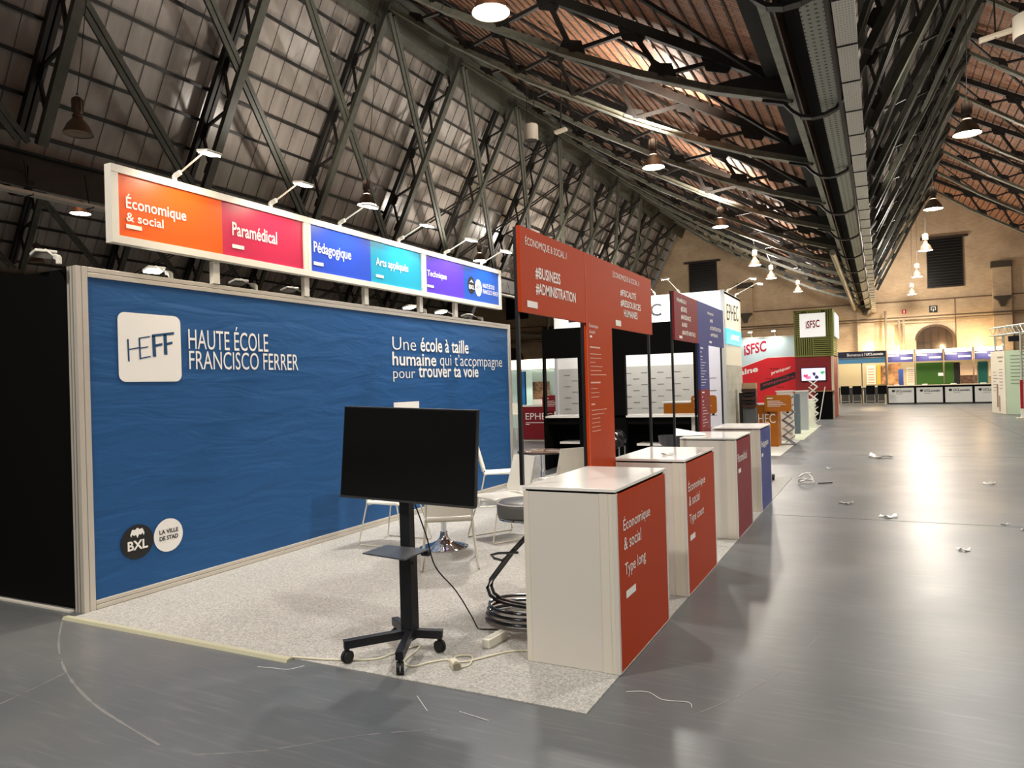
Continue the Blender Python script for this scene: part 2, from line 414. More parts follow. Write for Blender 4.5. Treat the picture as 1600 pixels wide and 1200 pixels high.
for i in range(6):
    p = (bn[i], 0, zb(bn[i])+.12); q = (tn[i], 0, zt(tn[i])-.12)
    obj('web', MB().bar(p, q, .07, .07), steel_dark, t)
    if i < 5: obj('web', MB().bar(q, (bn[i+1], 0, zb(bn[i+1])+.12), .09, .09), steel_dark, t)
    obj('gusset_plate', MB().prism(gus(bn[i], zb(bn[i]), 1, False), 'Y', -.015, .015), steel_dark, t)
    obj('gusset_plate', MB().prism(gus(tn[i], zt(tn[i]), 1, True), 'Y', -.015, .015), steel_dark, t)
# steep glazed side
A, B = Vector((.7, 0, 6.45)), Vector((3.5, 0, 11.85)); E1, E2 = Vector((.08, 0, 6.75)), Vector((3.08, 0, 12.35))
mb = MB(); dv = Vector((0, .055, 0))
for s in (-1, 1): mb.bar(A+dv*s, B+dv*s, .085, .12, (-.88, 0, .47)); 
mb.bar(A+Vector((.05, 0, -.03)), B+Vector((.05, 0, -.03)), .2, .02, (-.88, 0, .47))
obj('inner_chord', mb, steel, t)
mb = MB(); 
for s in (-1, 1): mb.bar(E1+dv*s*1.2, E2+dv*s*1.2, .09, .14, (-.88, 0, .47))
obj('outer_chord', mb, steel_dark, t)
pi_ = lambda f: A.lerp(B, f); po_ = lambda f: E1.lerp(E2, f)
nin = [.08, .33, .58, .83]; nout = [.2, .45, .7, .93]
for i in range(4):
    obj('web', MB().bar(pi_(nin[i]), po_(nout[i]), .06, .06), steel_dark, t)
    if i < 3: obj('web', MB().bar(po_(nout[i]), pi_(nin[i+1]), .06, .06), steel_dark, t)
    for pt, sg in ((pi_(nin[i]), -1), (po_(nout[i]), 1)):
        d = (B-A).normalized(); nrm = Vector((d.z, 0, -d.x))*sg
        a, b2, c2, e = pt-d*.2, pt+d*.2, pt+d*.11+nrm*.2, pt-d*.11+nrm*.2
        obj('gusset_plate', MB().prism([(v.x, v.z) for v in (a, b2, c2, e)], 'Y', -.015, .015), steel_dark, t)
# ties in the roof plane to the next truss
for a, b in ((13.35, 9.85), (9.85, 6.3), (6.3, 3.4)): obj('roof_tie', MB().bar((a, 0, zt(a)-.1), (b, -SP, zt(b)-.1), .05, .06), steel_dark, t)
# strap that wraps under the valley beams
mb = MB(); arc = [(13.3, 0, 6.0), (13.62, 0, 5.9), (13.74, 0, 5.75), (13.86, 0, 5.65), (14.02, 0, 5.61), (14.2, 0, 5.62), (14.36, 0, 5.68), (14.46, 0, 5.82), (14.475, 0, 6.1)]
for p, q in zip(arc, arc[1:]): mb.bar(p, q, .13, .045)
obj('valley_strap', mb, steel_dark, t)
first = True
for b in (0, -1, 1):
    for k, y in enumerate(YT):
        lab = 'dark riveted steel roof truss %s, %s from the far gable' % (BAY[b], ORD[len(YT)-k])
        if first: o = t; o.location = (V0+b*W, y, 0); o['label'] = lab; first = False
        else: dup(t, None, (V0+b*W, y, 0), None, lab)
# long double braces in the plane of the glazing, and ridge and valley girders
d = Vector((.085, 0, -.045))
def brace_proto(rods):
    t = thing('roof_brace', '', 'brace', (0, 0, 0), 'diagonal braces along the glazed roof slopes')
    for s in (-1, 1):
        obj('brace_bar', MB().bar(B+d*.2+Vector((0, .1*s, -.25)), Vector((.55, 2*SP-.25+.1*s, 6.5)), .1, .075, (-.88, 0, .47)), steel, t)
    if rods:
        for s in (-1, 1): obj('counter_rod', MB().bar(B+Vector((.03, 2*SP+.1*s, -.25)), (.5, .35+.1*s, 6.5), .05, .05), steel_dark, t)
    return t
pro = [brace_proto(False), brace_proto(True)]; done = [False, False]
for b in (0, -1, 1):
    for k in range(-1, 10):
        y = .85+SP*(k+1); r = int(k >= 4)
        lab = 'steel diagonal brace on the glazed slope %s, %s from the far gable' % (BAY[b], ORD[10-k])
        if not done[r]: pro[r].location = (V0+b*W, y, 0); pro[r]['label'] = lab; done[r] = True
        else: dup(pro[r], None, (V0+b*W, y, 0), None, lab)
for b in (-1, 0, 1):
    x = V0+b*W
    t = thing('ridge_girder', 'riveted plate girder running under the ridge %s' % BAY[b], 'girder', (x, YN, 0))
    obj('web_plate', MB().plate((x+3.0, YN, 11.55), (x+3.33, YN, 12.2), (x+3.33, YG, 12.2), (x+3.0, YG, 11.55), .03), dots_mat('ridge_rivets', '3a392e', '1d1b16', .14, .09, .022, 'Y', 'Z'), t)
    obj('flange', MB().bar((x+3.0, YN, 11.52), (x+3.0, YG, 11.52), .26, .03, (-.88, 0, .47)).bar((x+3.4, YN, 12.25), (x+3.4, YG, 12.25), .3, .03), steel, t)
VAL = {-1: 'left of the blue wall, beside the black side panel', 0: 'hidden far left', 1: ''}
dotv = dots_mat('rivet_rows', '8d9083', '1a1a16', .085, .11, .021, 'X', 'Y')
trayd = dots_mat('perforated_lid', 'd0ccbe', '55544c', .03, .06, .0075, 'X', 'Y')
for v, name in ((-1, 'beyond the left bay'), (0, 'above the black side panel'), (1, 'over the right of the aisle')):
    x = V0+v*W
    t = thing('valley_girder', 'riveted valley girder of pale green steel %s' % name, 'girder', (x, YN, 0))
    mb = MB().box(x-.42, x-.31, YN, YG, 5.93, 5.955)
    obj('edge_flange', mb, steel_pale, t)
    obj('edge_web', MB().box(x-.27, x-.25, YN, YG, 5.94, 6.355), dots_mat('web_rivets', '6a4d34', '2a1c12', .12, .1, .018, 'Y', 'Z'), t)
    obj('plate_flange', MB().box(x+.04, x+.3, YN, YG, 5.75, 5.78), dotv, t)
    obj('plate_web', MB().box(x+.15, x+.19, YN, YG, 5.78, 6.355).box(x+.3, x+.34, YN, YG, 5.7, 5.95), steel_dark, t)
    if v < 0: continue
    tr = thing('cable_tray', 'white perforated cable tray hanging by the girder %s' % name, 'cable tray', (x, YN, 0), None)
    obj('rail', MB().box(x+.395, x+.41, YN, YG, 5.5, 5.56).box(x+.6, x+.615, YN, YG, 5.5, 5.56), C('tray_white', 'c9c5b8', .4), tr)
    lid = obj('lid', MB().box(x+.41, x+.6, YN, YN+1.17, 5.5, 5.51), trayd, tr)
    n = int((YG-YN)/1.19)
    for k in range(1, n):
        c = lid.copy(); COL.objects.link(c); c.location = (0, 1.19*k, 0)
    mb = MB()
    hg = obj('hanger', MB().box(x+.39, x+.62, YN+1.17, YN+1.19, 5.485, 5.52).bar((x+.5, YN+1.18, 5.5), (x+.36, YN+1.18, 6.2), .02, .02), steel_dark, tr)
    for k in range(1, n-1):
        c = hg.copy(); COL.objects.link(c); c.location = (0, 1.19*k, 0)
t = thing('purlin_pipe', 'grey pipe slung along the valley girder at the far end of the aisle', 'pipe', (-1.3, 30, 0))
obj('pipe', MB().tube([(-1.32, 26.5, 5.75), (-1.32, YG, 5.75)], .1, 10), P('valley_pipe', '9a8f80', .4), t, True)

# ------------------------------------------------------------ pendant hall lamps
def lamp_proto(lit):
    t = thing('pendant_lamp', '', 'lamp', (0, 0, 0), 'industrial pendant lamps')
    obj('lamp_bell', MB().lathe([(.245, 0), (.235, .03), (.17, .17), (.095, .26), (.08, .28)], n=24, cap=False), lamp_bell, t, True)
    obj('lens', MB().lathe([(.0, .02), (.12, .014), (.236, .012)], n=24, cap=False), glow if lit else glow_off, t, True)
    mb = MB().lathe([(.05, .27), (.085, .3), (.085, .34), (.06, .36), (.085, .4), (.085, .62), (.06, .65), (.02, .66)], n=14)
    for k in range(8): mb.bar((.085*math.cos(k*PI/4), .085*math.sin(k*PI/4), .4), (.085*math.cos(k*PI/4), .085*math.sin(k*PI/4), .62), .012, .02)
    obj('ballast_housing', mb, lamp_body, t, True)
    obj('hook', MB().tube([(.03*math.cos(a*.5), 0, .69+.035*math.sin(a*.5)) for a in range(-3, 10)], .007, 6), steel_dark, t)
    return t
pl_on, pl_off = lamp_proto(True), lamp_proto(False); used = {True: False, False: False}
LAMPS = [  # x, y, z, lit, label
 (-4.38, 8.36, 6.45, 1, 'bright pendant lamp at the top edge of the view under the terracotta roof'),
 (-4.45, 16.19, 6.45, 1, 'bright white pendant lamp under the terracotta slope, second along its row'),
 (-4.40, 23.62, 6.45, 1, 'greenish white pendant lamp under the terracotta slope, third along its row'),
 (-4.5, 31.4, 6.3, 1, 'pendant lamp against the gable, left of the pair above the white corner tower'),
 (-4.5, 36.4, 6.36, 1, 'pendant lamp against the gable, right of the pair above the white corner tower'),
 (-4.01, 43.8, 6.45, 1, 'small far pendant lamp above the olive slatted sign cube'),
 (1.63, 16.71, 6.25, 1, 'large bright pendant lamp at the right edge below the brown second roof'),
 (1.45, 23.74, 6.25, 1, 'pendant lamp with green fringe at the gable peak right of the aisle'),
 (1.63, 31.5, 6.25, 1, 'pendant lamp hanging in front of the dark louvred window on the right'),
 (1.67, 39.7, 6.25, 1, 'small pendant lamp left below the louvred window, lower of the middle pair'),
 (1.72, 47.6, 6.2, 1, 'smallest and lowest pendant lamp against the far brick gable'),
 (-12.47, 8.04, 6.25, 0, 'unlit brown pendant lamp hanging at upper left before the glazed slope'),
 (-11.75, 15.2, 6.4, 1, 'lit pendant lamp just behind the header sign by its third spotlight'),
 (-12.9, 23.2, 6.2, 1, 'dim pendant lamp behind the right end of the header sign'),
 (-25.3, 14.76, 6.25, 0, 'unlit pendant lamp low at far left beyond the black side panel'),
]
# lamps of the same rows outside the view
LAMPS += [(-4.4, .6, 6.45, 1, 'pendant lamp of the terracotta row just above the camera'), (-4.4, -6.2, 6.45, 1, 'pendant lamp of the terracotta row behind the camera'),
          (1.63, 8.9, 6.25, 1, 'pendant lamp right of the aisle beyond the upper frame edge'), (1.63, 1.2, 6.25, 1, 'pendant lamp right of the aisle above the camera'),
          (9.7, 12, 6.45, 1, 'pendant lamp of the right bay, nearest of the row beyond the frame'), (9.7, 24, 6.45, 1, 'pendant lamp of the right bay, middle of the row beyond the frame'),
          (9.7, 36, 6.45, 1, 'pendant lamp of the right bay, farthest of the row beyond the frame'),
          (-12.6, 31, 6.25, 1, 'pendant lamp behind the booths below the far glazed slope'), (-12.6, 40, 6.25, 1, 'farthest pendant lamp below the glazed slope'),
          (-18.6, 12, 6.45, 1, 'pendant lamp of the left bay behind the blue wall, nearer one'), (-18.6, 26, 6.45, 1, 'pendant lamp of the left bay behind the blue wall, farther one')]
for x, y, z, lit, lab in LAMPS:
    lit = bool(lit); pr = pl_on if lit else pl_off
    if not used[lit]: o = pr; pr.location = (x, y, z); pr['label'] = lab; used[lit] = True; KIDS[pr.name] = list(pr.children); KIDS['_done_'+pr.name] = True
    else: o = dup(pr, None, (x, y, z), None, lab)
    u = (x-V0) % W; yt = min(YT+[.85, -2.92, -6.69], key=lambda q: abs(q-y)); zc = zb(u)+.1 if u > 4 else 6.45+(u-.7)*1.93+.1
    OFF[o.name] = (x, y, z)
    obj('cord', MB().tube([(x, y, z+.7), (x+.01, y+(yt-y)*.3, z+.7+(zc-z-.7)*.3), (x-.006, y+(yt-y)*.7, z+.7+(zc-z-.7)*.7), (x, yt, zc)], .008, 5), rubber, o)
    if lit:
        col = (1, .96, .9)
        light('lamp_beam', 'SPOT', (x, y, z-.03), HALL_W, (x, y, 0), spot_size=math.radians(155), spot_blend=.55, shadow_soft_size=.2, color=col)
        if y > 28: light('roof_fill', 'POINT', (x, y-.5, z+.75), FILL_W*.62, None, shadow_soft_size=.15, color=(1, .91, .8))  # added fill set apart from the lamp, brightens the far gable
        else: light('roof_fill', 'SPOT', (x, y-.8, z+.5), FILL_W if (x-V0) % W > 6 else 120, (x, y-.8, 20), spot_size=math.radians(172), spot_blend=.4, shadow_soft_size=.15, color=(1, .91, .8))  # added unseen fill aimed upward, no fixture of its own, brightens the roof
#@@BOOTHS
# ------------------------------------------------------------ blue booth wall
XW = -5.335
t = thing('booth_wall', 'long blue fabric booth wall with school logo in an aluminium frame', 'exhibition wall', (XW, 3.39, 0))
obj('fabric_panel', MB().box(XW-.03, XW, 3.475, 10.43, .072, 2.522), fabric, t)
obj('back_board', MB().box(XW-.09, XW-.04, 3.476, 10.43, .02, 2.57), black, t)
def frame(name, *bx):
    mb = MB()
    for b in bx: mb.box(*b)
    return obj(name, mb, alu, t, bevel=.003)
c = frame('corner_post', (XW-.1, XW+.012, 3.385, 3.426, 0, 2.597), (XW-.1, XW+.012, 3.43, 3.475, 0, 2.597))
obj('groove', MB().box(XW-.09, XW+.006, 3.426, 3.43, 0, 2.595).box(XW-.07, XW-.064, 3.383, 3.385, 0, 2.595).box(XW-.035, XW-.029, 3.383, 3.385, 0, 2.595), alu_dark, c)
c = frame('top_rail', (XW-.09, XW+.015, 3.476, 10.43, 2.52, 2.556), (XW-.09, XW+.012, 3.476, 10.43, 2.56, 2.597))
obj('groove', MB().box(XW-.06, XW+.006, 3.476, 10.43, 2.556, 2.56), alu_dark, c)
c = frame('bottom_rail', (XW-.09, XW+.015, 3.476, 10.43, .008, .04), (XW-.09, XW+.012, 3.476, 10.43, .044, .075))
obj('groove', MB().box(XW-.06, XW+.006, 3.476, 10.43, .04, .044), alu_dark, c)
frame('end_post', (XW-.09, XW+.015, 10.43, 10.51, 0, 2.6))
F = '+X'; c0 = XW+.006
lg = flat(t, 'logo_tile', white_ink, F, c0, [rrect(3.712, 4.288, 1.724, 2.278, .06)])
lu = lambda x: 3.712+(x-248)/(648-248)*.576
lz = lambda x, y: 1.724+(707+(265-707)*0-y)/(707-(265+(x-248)/400*25))*.554
def stroke(x0, y0, x1, y1, w, vert):
    if vert: return [(lu(x0-w), lz(x0, y0)), (lu(x0+w), lz(x0, y0)), (lu(x1+w), lz(x1, y1)), (lu(x1-w), lz(x1, y1))]
    return [(lu(x0), lz(x0, y0-w)), (lu(x1), lz(x1, y1-w)), (lu(x1), lz(x1, y1+w)), (lu(x0), lz(x0, y0+w))]
flat(t, 'logo_letters', P('logo_blue', '1d4a72'), F, c0+.002, [
    stroke(306, 438, 309, 578, 5, 1), stroke(311, 503, 373, 491, 4, 0), stroke(376, 432, 379, 565, 5, 1), stroke(372, 432, 443, 420, 4, 0), stroke(380, 494, 430, 485, 4, 0), stroke(380, 559, 445, 546, 4, 0),
    stroke(466, 415, 469, 548, 11, 1), stroke(455, 415, 602, 397, 8, 0), stroke(476, 478, 522, 468, 8, 0), stroke(541, 405, 543, 535, 11, 1), stroke(550, 467, 590, 458, 8, 0)])
text(t, 'HAUTE ÉCOLE', white_ink, F, c0, 4.366, 5.285, 2.005, 2.225, .0)
text(t, 'FRANCISCO FERRER', white_ink, F, c0, 4.368, 5.69, 1.829, 2.0-.008, .0)
text(t, 'Une', white_ink, F, c0, 7.32, 7.83, 2.095, 2.255, -.008)
text(t, 'école à taille', white_ink, F, c0, 7.93, 9.17, 2.09, 2.28, .016)
text(t, 'humaine', white_ink, F, c0, 7.31, 8.3, 1.9, 2.07, .016)
text(t, 'qui t’accompagne', white_ink, F, c0, 8.39, 10.21, 1.86, 2.075, -.006)
text(t, 'pour', white_ink, F, c0, 7.32, 7.79, 1.7, 1.83, -.008)
text(t, 'trouver ta voie', white_ink, F, c0, 7.87, 9.44, 1.75, 1.915, .016)
flat(t, 'dash', white_ink, F, c0, [rect(7.31, 7.86, 1.35, 1.445)])
k = flat(t, 'round_badge', ink_dark, F, c0, [circ(3.832, .447, .143, rz=.137)])
bird = []
for s in (-1, 1):
    bird.append([(3.832, .56), (3.832+s*.02, .545), (3.832+s*.045, .55), (3.832+s*.063, .51), (3.832+s*.055, .49), (3.832+s*.045, .512), (3.832+s*.03, .498), (3.832+s*.014, .505), (3.832, .478)][::s])
flat(k, 'bird_mark', white_ink, F, c0+.003, bird)
text(k, 'BXL', white_ink, F, c0+.003, 3.745, 3.922, .385, .46, .03)
k = flat(t, 'round_badge', white_ink, F, c0, [circ(4.118, .446, .139, rz=.137)])
text(k, 'LA VILLE', ink_dark, F, c0+.003, 4.03, 4.21, .462, .497, .03)
text(k, 'DE STAD', ink_dark, F, c0+.003, 4.03, 4.208, .408, .444, .03)
t = thing('side_panel', 'tall matt black partition at the left edge, square to the blue wall', 'exhibition wall', (-7.3, 3.42, 0))
obj('panel', MB().box(-9.4, XW-.105, 3.41, 3.45, .015, 2.59), black, t)
obj('edge_strip', MB().box(XW-.116, XW-.104, 3.395, 3.455, .015, 2.59), black_metal, t)
obj('base_strip', MB().box(-9.4, XW-.13, 3.36, 3.395, 0, .012), P('base_white', 'd9d4c6'), t)

# header sign above the wall
XS = -5.27
t = thing('header_sign', 'long coloured fascia sign in white frame mounted above the blue wall', 'sign', (XS, 6.87, 2.6))
hy = [3.636+2.158*k for k in range(4)]; z0, z1 = 2.805, 3.415
mb = MB().box(XS-.06, XS+.02, hy[0], hy[3], z0, z0+.06).box(XS-.06, XS+.02, hy[0], hy[3], z1-.06, z1)
for a, b in ((hy[0], hy[0]+.06), (hy[1]-.05, hy[1]-.003), (hy[1]+.003, hy[1]+.05), (hy[2]-.05, hy[2]-.003), (hy[2]+.003, hy[2]+.05), (hy[3]-.06, hy[3])): mb.box(XS-.06, XS+.018, a, b, z0+.06, z1-.06)
obj('sign_frame', mb, C('white_frame', 'e4dfd2', .4), t)
for y in (4.67, 5.83, 6.82, 7.95, 8.83): obj('post', MB().box(XS-.09, XS-.04, y-.035, y+.035, 2.602, 2.8), C('white_frame', 'e4dfd2', .4), t)
F = '+X'; pn = [(3.70, 4.71, 'f45f10', 'Économique', '& social'), (4.71, 5.74, 'c42a50', 'Paramédical', None), (5.845, 6.86, '2c52c8', 'Pédagogique', None),
      (6.86, 7.9, '1fa6c4', 'Arts appliqués', None), (8.0, 8.99, '5a36c4', 'Technique', None), (8.99, 10.05, '1257bd', None, None)]
tx = [[(3.765, 4.325, 3.065, 3.21), (3.765, 4.1, 2.99, 3.062)], [(4.82, 5.375, 3.06, 3.185)], [(5.895, 6.5, 3.035, 3.185)], [(6.95, 7.61, 3.045, 3.17)], [(8.04, 8.52, 3.06, 3.165)]]
ds = [(3.762, 3.9, 2.935, 2.968), (4.815, 4.955, 2.945, 2.98), (5.888, 6.04, 2.935, 2.972), (6.945, 7.095, 2.935, 2.968), (8.032, 8.19, 2.938, 2.97)]
for i, (a, b, c, s1, s2) in enumerate(pn):
    p = obj('sign_panel', MB().box(XS-.03, XS, a, b, z0+.06, z1-.06), P('sign_'+c, c, .35), t)
    if s1:
        text(p, s1, white_ink, F, XS+.006, *tx[i][0], .014)
        if s2: text(p, s2, white_ink, F, XS+.006, *tx[i][1], .014)
        flat(p, 'dash', white_ink, F, XS+.006, [rect(*ds[i])])
    else:
        q = flat(p, 'round_badge', ink_dark, F, XS+.004, [circ(9.2, 3.09, .1, rz=.125)]); text(q, 'BXL', white_ink, F, XS+.007, 9.12, 9.28, 3.03, 3.09, .04)
        flat(q, 'bird_mark', white_ink, F, XS+.007, [[(9.14, 3.12), (9.2, 3.17), (9.26, 3.12), (9.2, 3.135)]])
        q = flat(p, 'round_badge', white_ink, F, XS+.005, [circ(9.4, 3.07, .1, rz=.125)]); text(q, 'HEFF', P('logo_blue', '1d4a72'), F, XS+.008, 9.33, 9.47, 3.04, 3.1, .0, .02)
        text(p, 'HAUTE ÉCOLE', white_ink, F, XS+.006, 9.53, 9.9, 3.09, 3.17, .01); text(p, 'FRANCISCO FERRER', white_ink, F, XS+.006, 9.53, 10.02, 3.0, 3.065, .01)

# arm spotlights
def arm_spot(x, y, z, dx, dy, rise, lab, group, lit=True, aim=None, watt=ARM_W, col=(1, .96, .86)):
    t = thing('arm_spotlight', lab, 'spotlight', (x, y, z), group)
    L = Vector((dx, dy, rise)); e = Vector((x, y, z+.06))+L; o = Vector((x, y, z)); k0 = (e-o).normalized()*.085
    obj('clamp', MB().box(x-.015, x+.015, y-.015, y+.015, z-.035, z+.02).bar(o+Vector((0, 0, .01)), o+k0, .025, .04), white_pl, t, bevel=.004)
    obj('arm', MB().tube([o+k0*.9, e], .008, 6), white_pl, t)
    h = L.copy(); h.z = 0; h.normalize(); s = Vector((-h.y, h.x, 0))
    a, b = e-h*.02, e+h*.11; d = Vector((0, 0, -.02))
    obj('lamp_head', MB().plate(a+s*.075, b+s*.075+d, b-s*.075+d, a-s*.075, .022), white_pl, t, bevel=.005)
    n = Vector((0, 0, -.03))
    obj('lens', MB().add([a+s*.068+h*.01+n, b+s*.068-h*.01+d+n, b-s*.068-h*.01+d+n, a-s*.068+h*.01+n], [(0, 1, 2, 3)]), glow_small if lit else glow_off, t, fixn=False)
    if lit and watt:
        p = e+h*.06+Vector((0, 0, -.06))
        light('arm_beam', 'SPOT', p, watt, aim if aim else p-h*.35+Vector((0, 0, -.6)), spot_size=math.radians(130), spot_blend=.8, shadow_soft_size=.06, color=col)
warm, cool = (1, .84, .6), (.95, .98, 1)
for i, (y, lit) in enumerate(((4.238, 1), (5.327, 1), (6.35, 1), (7.457, 1), (8.53, 1), (9.556, 1))):
    arm_spot(XS-.02, y, 3.452, .38, 0, .1, 'white arm spotlight on the header sign, %s from the left' % ORD[i+1], 'arm spotlights on the header sign', True,
             (XS, y, 2.95), ARM_W, warm if i < 2 else cool)
for i, (y, lit) in enumerate(((3.3, 0), (4.25, 1), (5.2, 0), (5.9, 0), (8.15, 1), (8.95, 1), (9.7, 0))):
    arm_spot(XW-.05, y, 2.634, -.26, .06, .05, 'small arm spotlight on top of the blue wall facing away, %s from left' % ORD[i+1], 'spotlights on the rear of the blue wall', bool(lit))

# carpet and cable cover
tag(obj('carpet', MB().box(-5.32, -1.317, 3.30, 12.5, 0, .006), mat('speckled_carpet', 'aeaca6', .95, 0, .1, var=.34, scale=85, bump=.3, bscale=160), loc=(-3.3, 7.9, 0)), 'pale grey speckled carpet under the blue wall booth', 'carpet')
tag(obj('cable_cover', MB().prism([(3.235, 0), (3.298, 0), (3.284, .018), (3.249, .018)], 'X', -5.36, -3.19), P('cover_cream', 'b9b69a', .5), loc=(-4.3, 3.29, 0)), 'cream plastic cable cover along the front left carpet edge', 'cable cover')

# ------------------------------------------------------------ counters and tee signs
XL, XR, HC = -1.868, -1.31, 1.022
def counter(y0, y1, pm, label, txts, dash):
    t = thing('display_counter', label, 'counter', ((XL+XR)/2, (y0+y1)/2, 0), 'white display counters along the aisle')
    mb = MB().box(XL+.01, XR-.09, y0, y0+.02, .008, HC-.03).box(XL+.01, XR-.09, y1-.02, y1, .008, HC-.03).box(XL, XL+.02, y0, y1, .008, HC-.03)
    obj('side_panels', mb, white_lam, t)
    for y in (y0-.004, y1-.046): obj('corner_post', MB().box(XR-.095, XR-.045, y, y+.05, .008, HC-.028).box(XR-.045, XR-.004, y+.002, y+.048, .008, HC-.028), C('post_cream', 'ddd6c6', .35), t)
    for y in (y0-.002, y1-.028): obj('corner_post', MB().box(XL-.003, XL+.03, y, y+.03, .008, HC-.028), C('post_cream', 'ddd6c6', .35), t)
    p = obj('print_panel', MB().box(XR-.02, XR, y0+.02, y1-.02, .012, HC-.035), pm, t)
    obj('panel_edge', MB().box(XR-.02, XR+.002, y0-.004, y0+.02, .008, HC-.03).box(XR-.02, XR+.002, y1-.02, y1+.004, .008, HC-.03).box(XR-.02, XR+.001, y0, y1, .006, .012), white_lam, t)
    obj('counter_top', MB().box(XL-.004, XR+.002, y0-.006, y1+.006, HC-.018, HC), white_top, t, bevel=.002)
    obj('shadow_gap', MB().box(XL+.01, XR-.012, y0+.008, y1-.008, HC-.03, HC-.018), black, t)
    for s, a, b, c, d in txts: text(p, s, white_ink, '+X', XR+.003, a, b, c, d, .004)
    flat(p, 'dash', white_ink, '+X', XR+.003, [rect(*dash)])
    return t
counter(3.803, 4.833, orange_red, 'nearest white counter with orange front reading Type long', [('Économique', 3.913, 4.44, .752, .852), ('& social', 3.916, 4.24, .662, .735), ('Type long', 3.92, 4.32, .5, .588)], (3.93, 4.11, .39, .432))
counter(5.389, 6.429, orange_red, 'second white counter with orange front reading Type court', [('Économique', 5.457, 6.04, .752, .852), ('& social', 5.463, 5.82, .662, .735), ('Type court', 5.468, 5.965, .51, .598)], (5.476, 5.64, .40, .442))
counter(7.506, 8.422, crimson, 'third white counter with crimson front', [('Paramédical', 7.575, 8.13, .765, .85)], (7.59, 7.74, .655, .697))
counter(9.129, 10.027, indigo, 'fourth and farthest white counter with indigo blue front', [('Pédagogique', 9.06+.13, 9.8, .75, .85)], (9.2, 9.33, .66, .70))
XT = -1.857
def poly_panel(t, name, m, pts): return obj(name, MB().prism(pts, 'X', XT-.012, XT+.012), m, t)
t = thing('tee_sign', 'large orange T shaped sign rising between the two nearest counters', 'sign', (XT, 5.16, 0), 'T shaped signs behind the counters')
p = poly_panel(t, 'sign_panel', orange_red, rect(3.80, 6.507, 2.034, 2.535)); p2 = poly_panel(t, 'stem_panel', orange_red, rect(4.842, 5.383, .02, 2.034))
for y, zl in ((3.803, 1.024), (4.835, .007), (5.355, .007), (6.485, .007)): obj('frame_post', MB().box(XT-.034, XT-.013, y, y+.022, zl, 2.53), black_metal, t)
obj('seam', MB().box(XT+.0115, XT+.0135, 4.838, 4.843, .02, 2.53), P('seam_light', 'd2694c'), t)
cx = XT+.014
text(p, 'ÉCONOMIQUE & SOCIAL //', white_ink, '+X', cx, 3.87, 4.51, 2.425, 2.492, 0)
text(p, '#BUSINESS', white_ink, '+X', cx, 4.0, 4.385, 2.245, 2.322, .018); text(p, '#ADMINISTRATION', white_ink, '+X', cx, 4.0, 4.645, 2.15, 2.225, .018)
flat(p, 'dash', white_ink, '+X', cx, [rect(3.873, 4.02, 2.066, 2.105), rect(5.475, 5.61, 2.055, 2.1)]); flat(p2, 'dash', white_ink, '+X', cx, [rect(4.895, 4.94, 1.935, 1.95)])
text(p, 'ÉCONOMIQUE & SOCIAL //', white_ink, '+X', cx, 5.44, 6.14, 2.425, 2.487, 0)
text(p, '#FISCALITÉ', white_ink, '+X', cx, 5.61, 6.03, 2.3, 2.37, .018); text(p, '#RESSOURCES', white_ink, '+X', cx, 5.61, 6.16, 2.215, 2.275, .018); text(p, 'HUMAINES', white_ink, '+X', cx, 5.69, 6.06, 2.14, 2.2, .018)
text(p2, 'Économique', white_ink, '+X', cx, 4.89, 5.07, 2.0, 2.04, .0); text(p2, '& social', white_ink, '+X', cx, 4.89, 5.0, 1.965, 1.99, .0)
lines(p2, P('faint_ink', 'e9bfae', .5), '+X', cx, [(4.89, 5.1, 1.86, .011), (4.89, 5.13, 1.815, .0045), (4.89, 5.12, 1.785, .0045), (4.89, 4.99, 1.755, .0045), (4.89, 5.14, 1.725, .0045), (4.89, 5.12, 1.695, .0045), (4.89, 5.22, 1.665, .0045),
    (4.89, 5.09, 1.605, .011), (4.89, 5.02, 1.565, .0045), (4.89, 5.06, 1.535, .0045), (4.89, 5.05, 1.505, .0045), (4.89, 4.96, 1.45, .011), (4.89, 5.21, 1.41, .0045), (4.89, 5.15, 1.38, .0045), (4.89, 5.06, 1.35, .0045), (4.89, 5.06, 1.32, .0045), (4.89, 5.06, 1.29, .0045), (4.89, 5.07, 1.26, .0045)])
t = thing('tee_sign', 'crimson and blue T shaped sign behind the third counter', 'sign', (XT, 8.6, 0), 'T shaped signs behind the counters')
p = poly_panel(t, 'sign_panel', crimson, [(7.33, 2.03), (8.38, 2.03), (8.38, 2.522), (7.33, 2.522)])
for s, a, b, c, d in (('PARAMÉDICAL //', 7.44, 7.86, 2.425, 2.475), ('#SOINS', 7.6, 7.86, 2.33, 2.39), ('#NAISSANCE', 7.6, 8.04, 2.25, 2.305), ('#LABO', 7.63, 7.86, 2.175, 2.225), ('#SANTÉ MENTALE', 7.63, 8.24, 2.09, 2.15)): text(p, s, white_ink, '+X', cx, a, b, c, d, .02)
flat(p, 'dash', white_ink, '+X', cx, [rect(7.5, 7.63, 2.05, 2.078)])
p = poly_panel(t, 'sign_panel', indigo, rect(8.385, 9.9, 2.03, 2.522)); p2 = poly_panel(t, 'stem_panel', indigo, rect(8.435, 8.93, 1.5, 2.03))
for s, a, b, c, d in (('PÉDAGOGIQUE //', 8.92, 9.28, 2.4, 2.44), ('#PRÉ', 9.05, 9.22, 2.31, 2.365), ('#CONSTRUCTION', 9.05, 9.72, 2.22, 2.27), ('#APPRENDRE', 9.07, 9.5, 2.14, 2.185)): text(p, s, white_ink, '+X', cx, a, b, c, d, .02)
flat(p, 'dash', white_ink, '+X', cx, [rect(8.98, 9.12, 2.06, 2.085)])
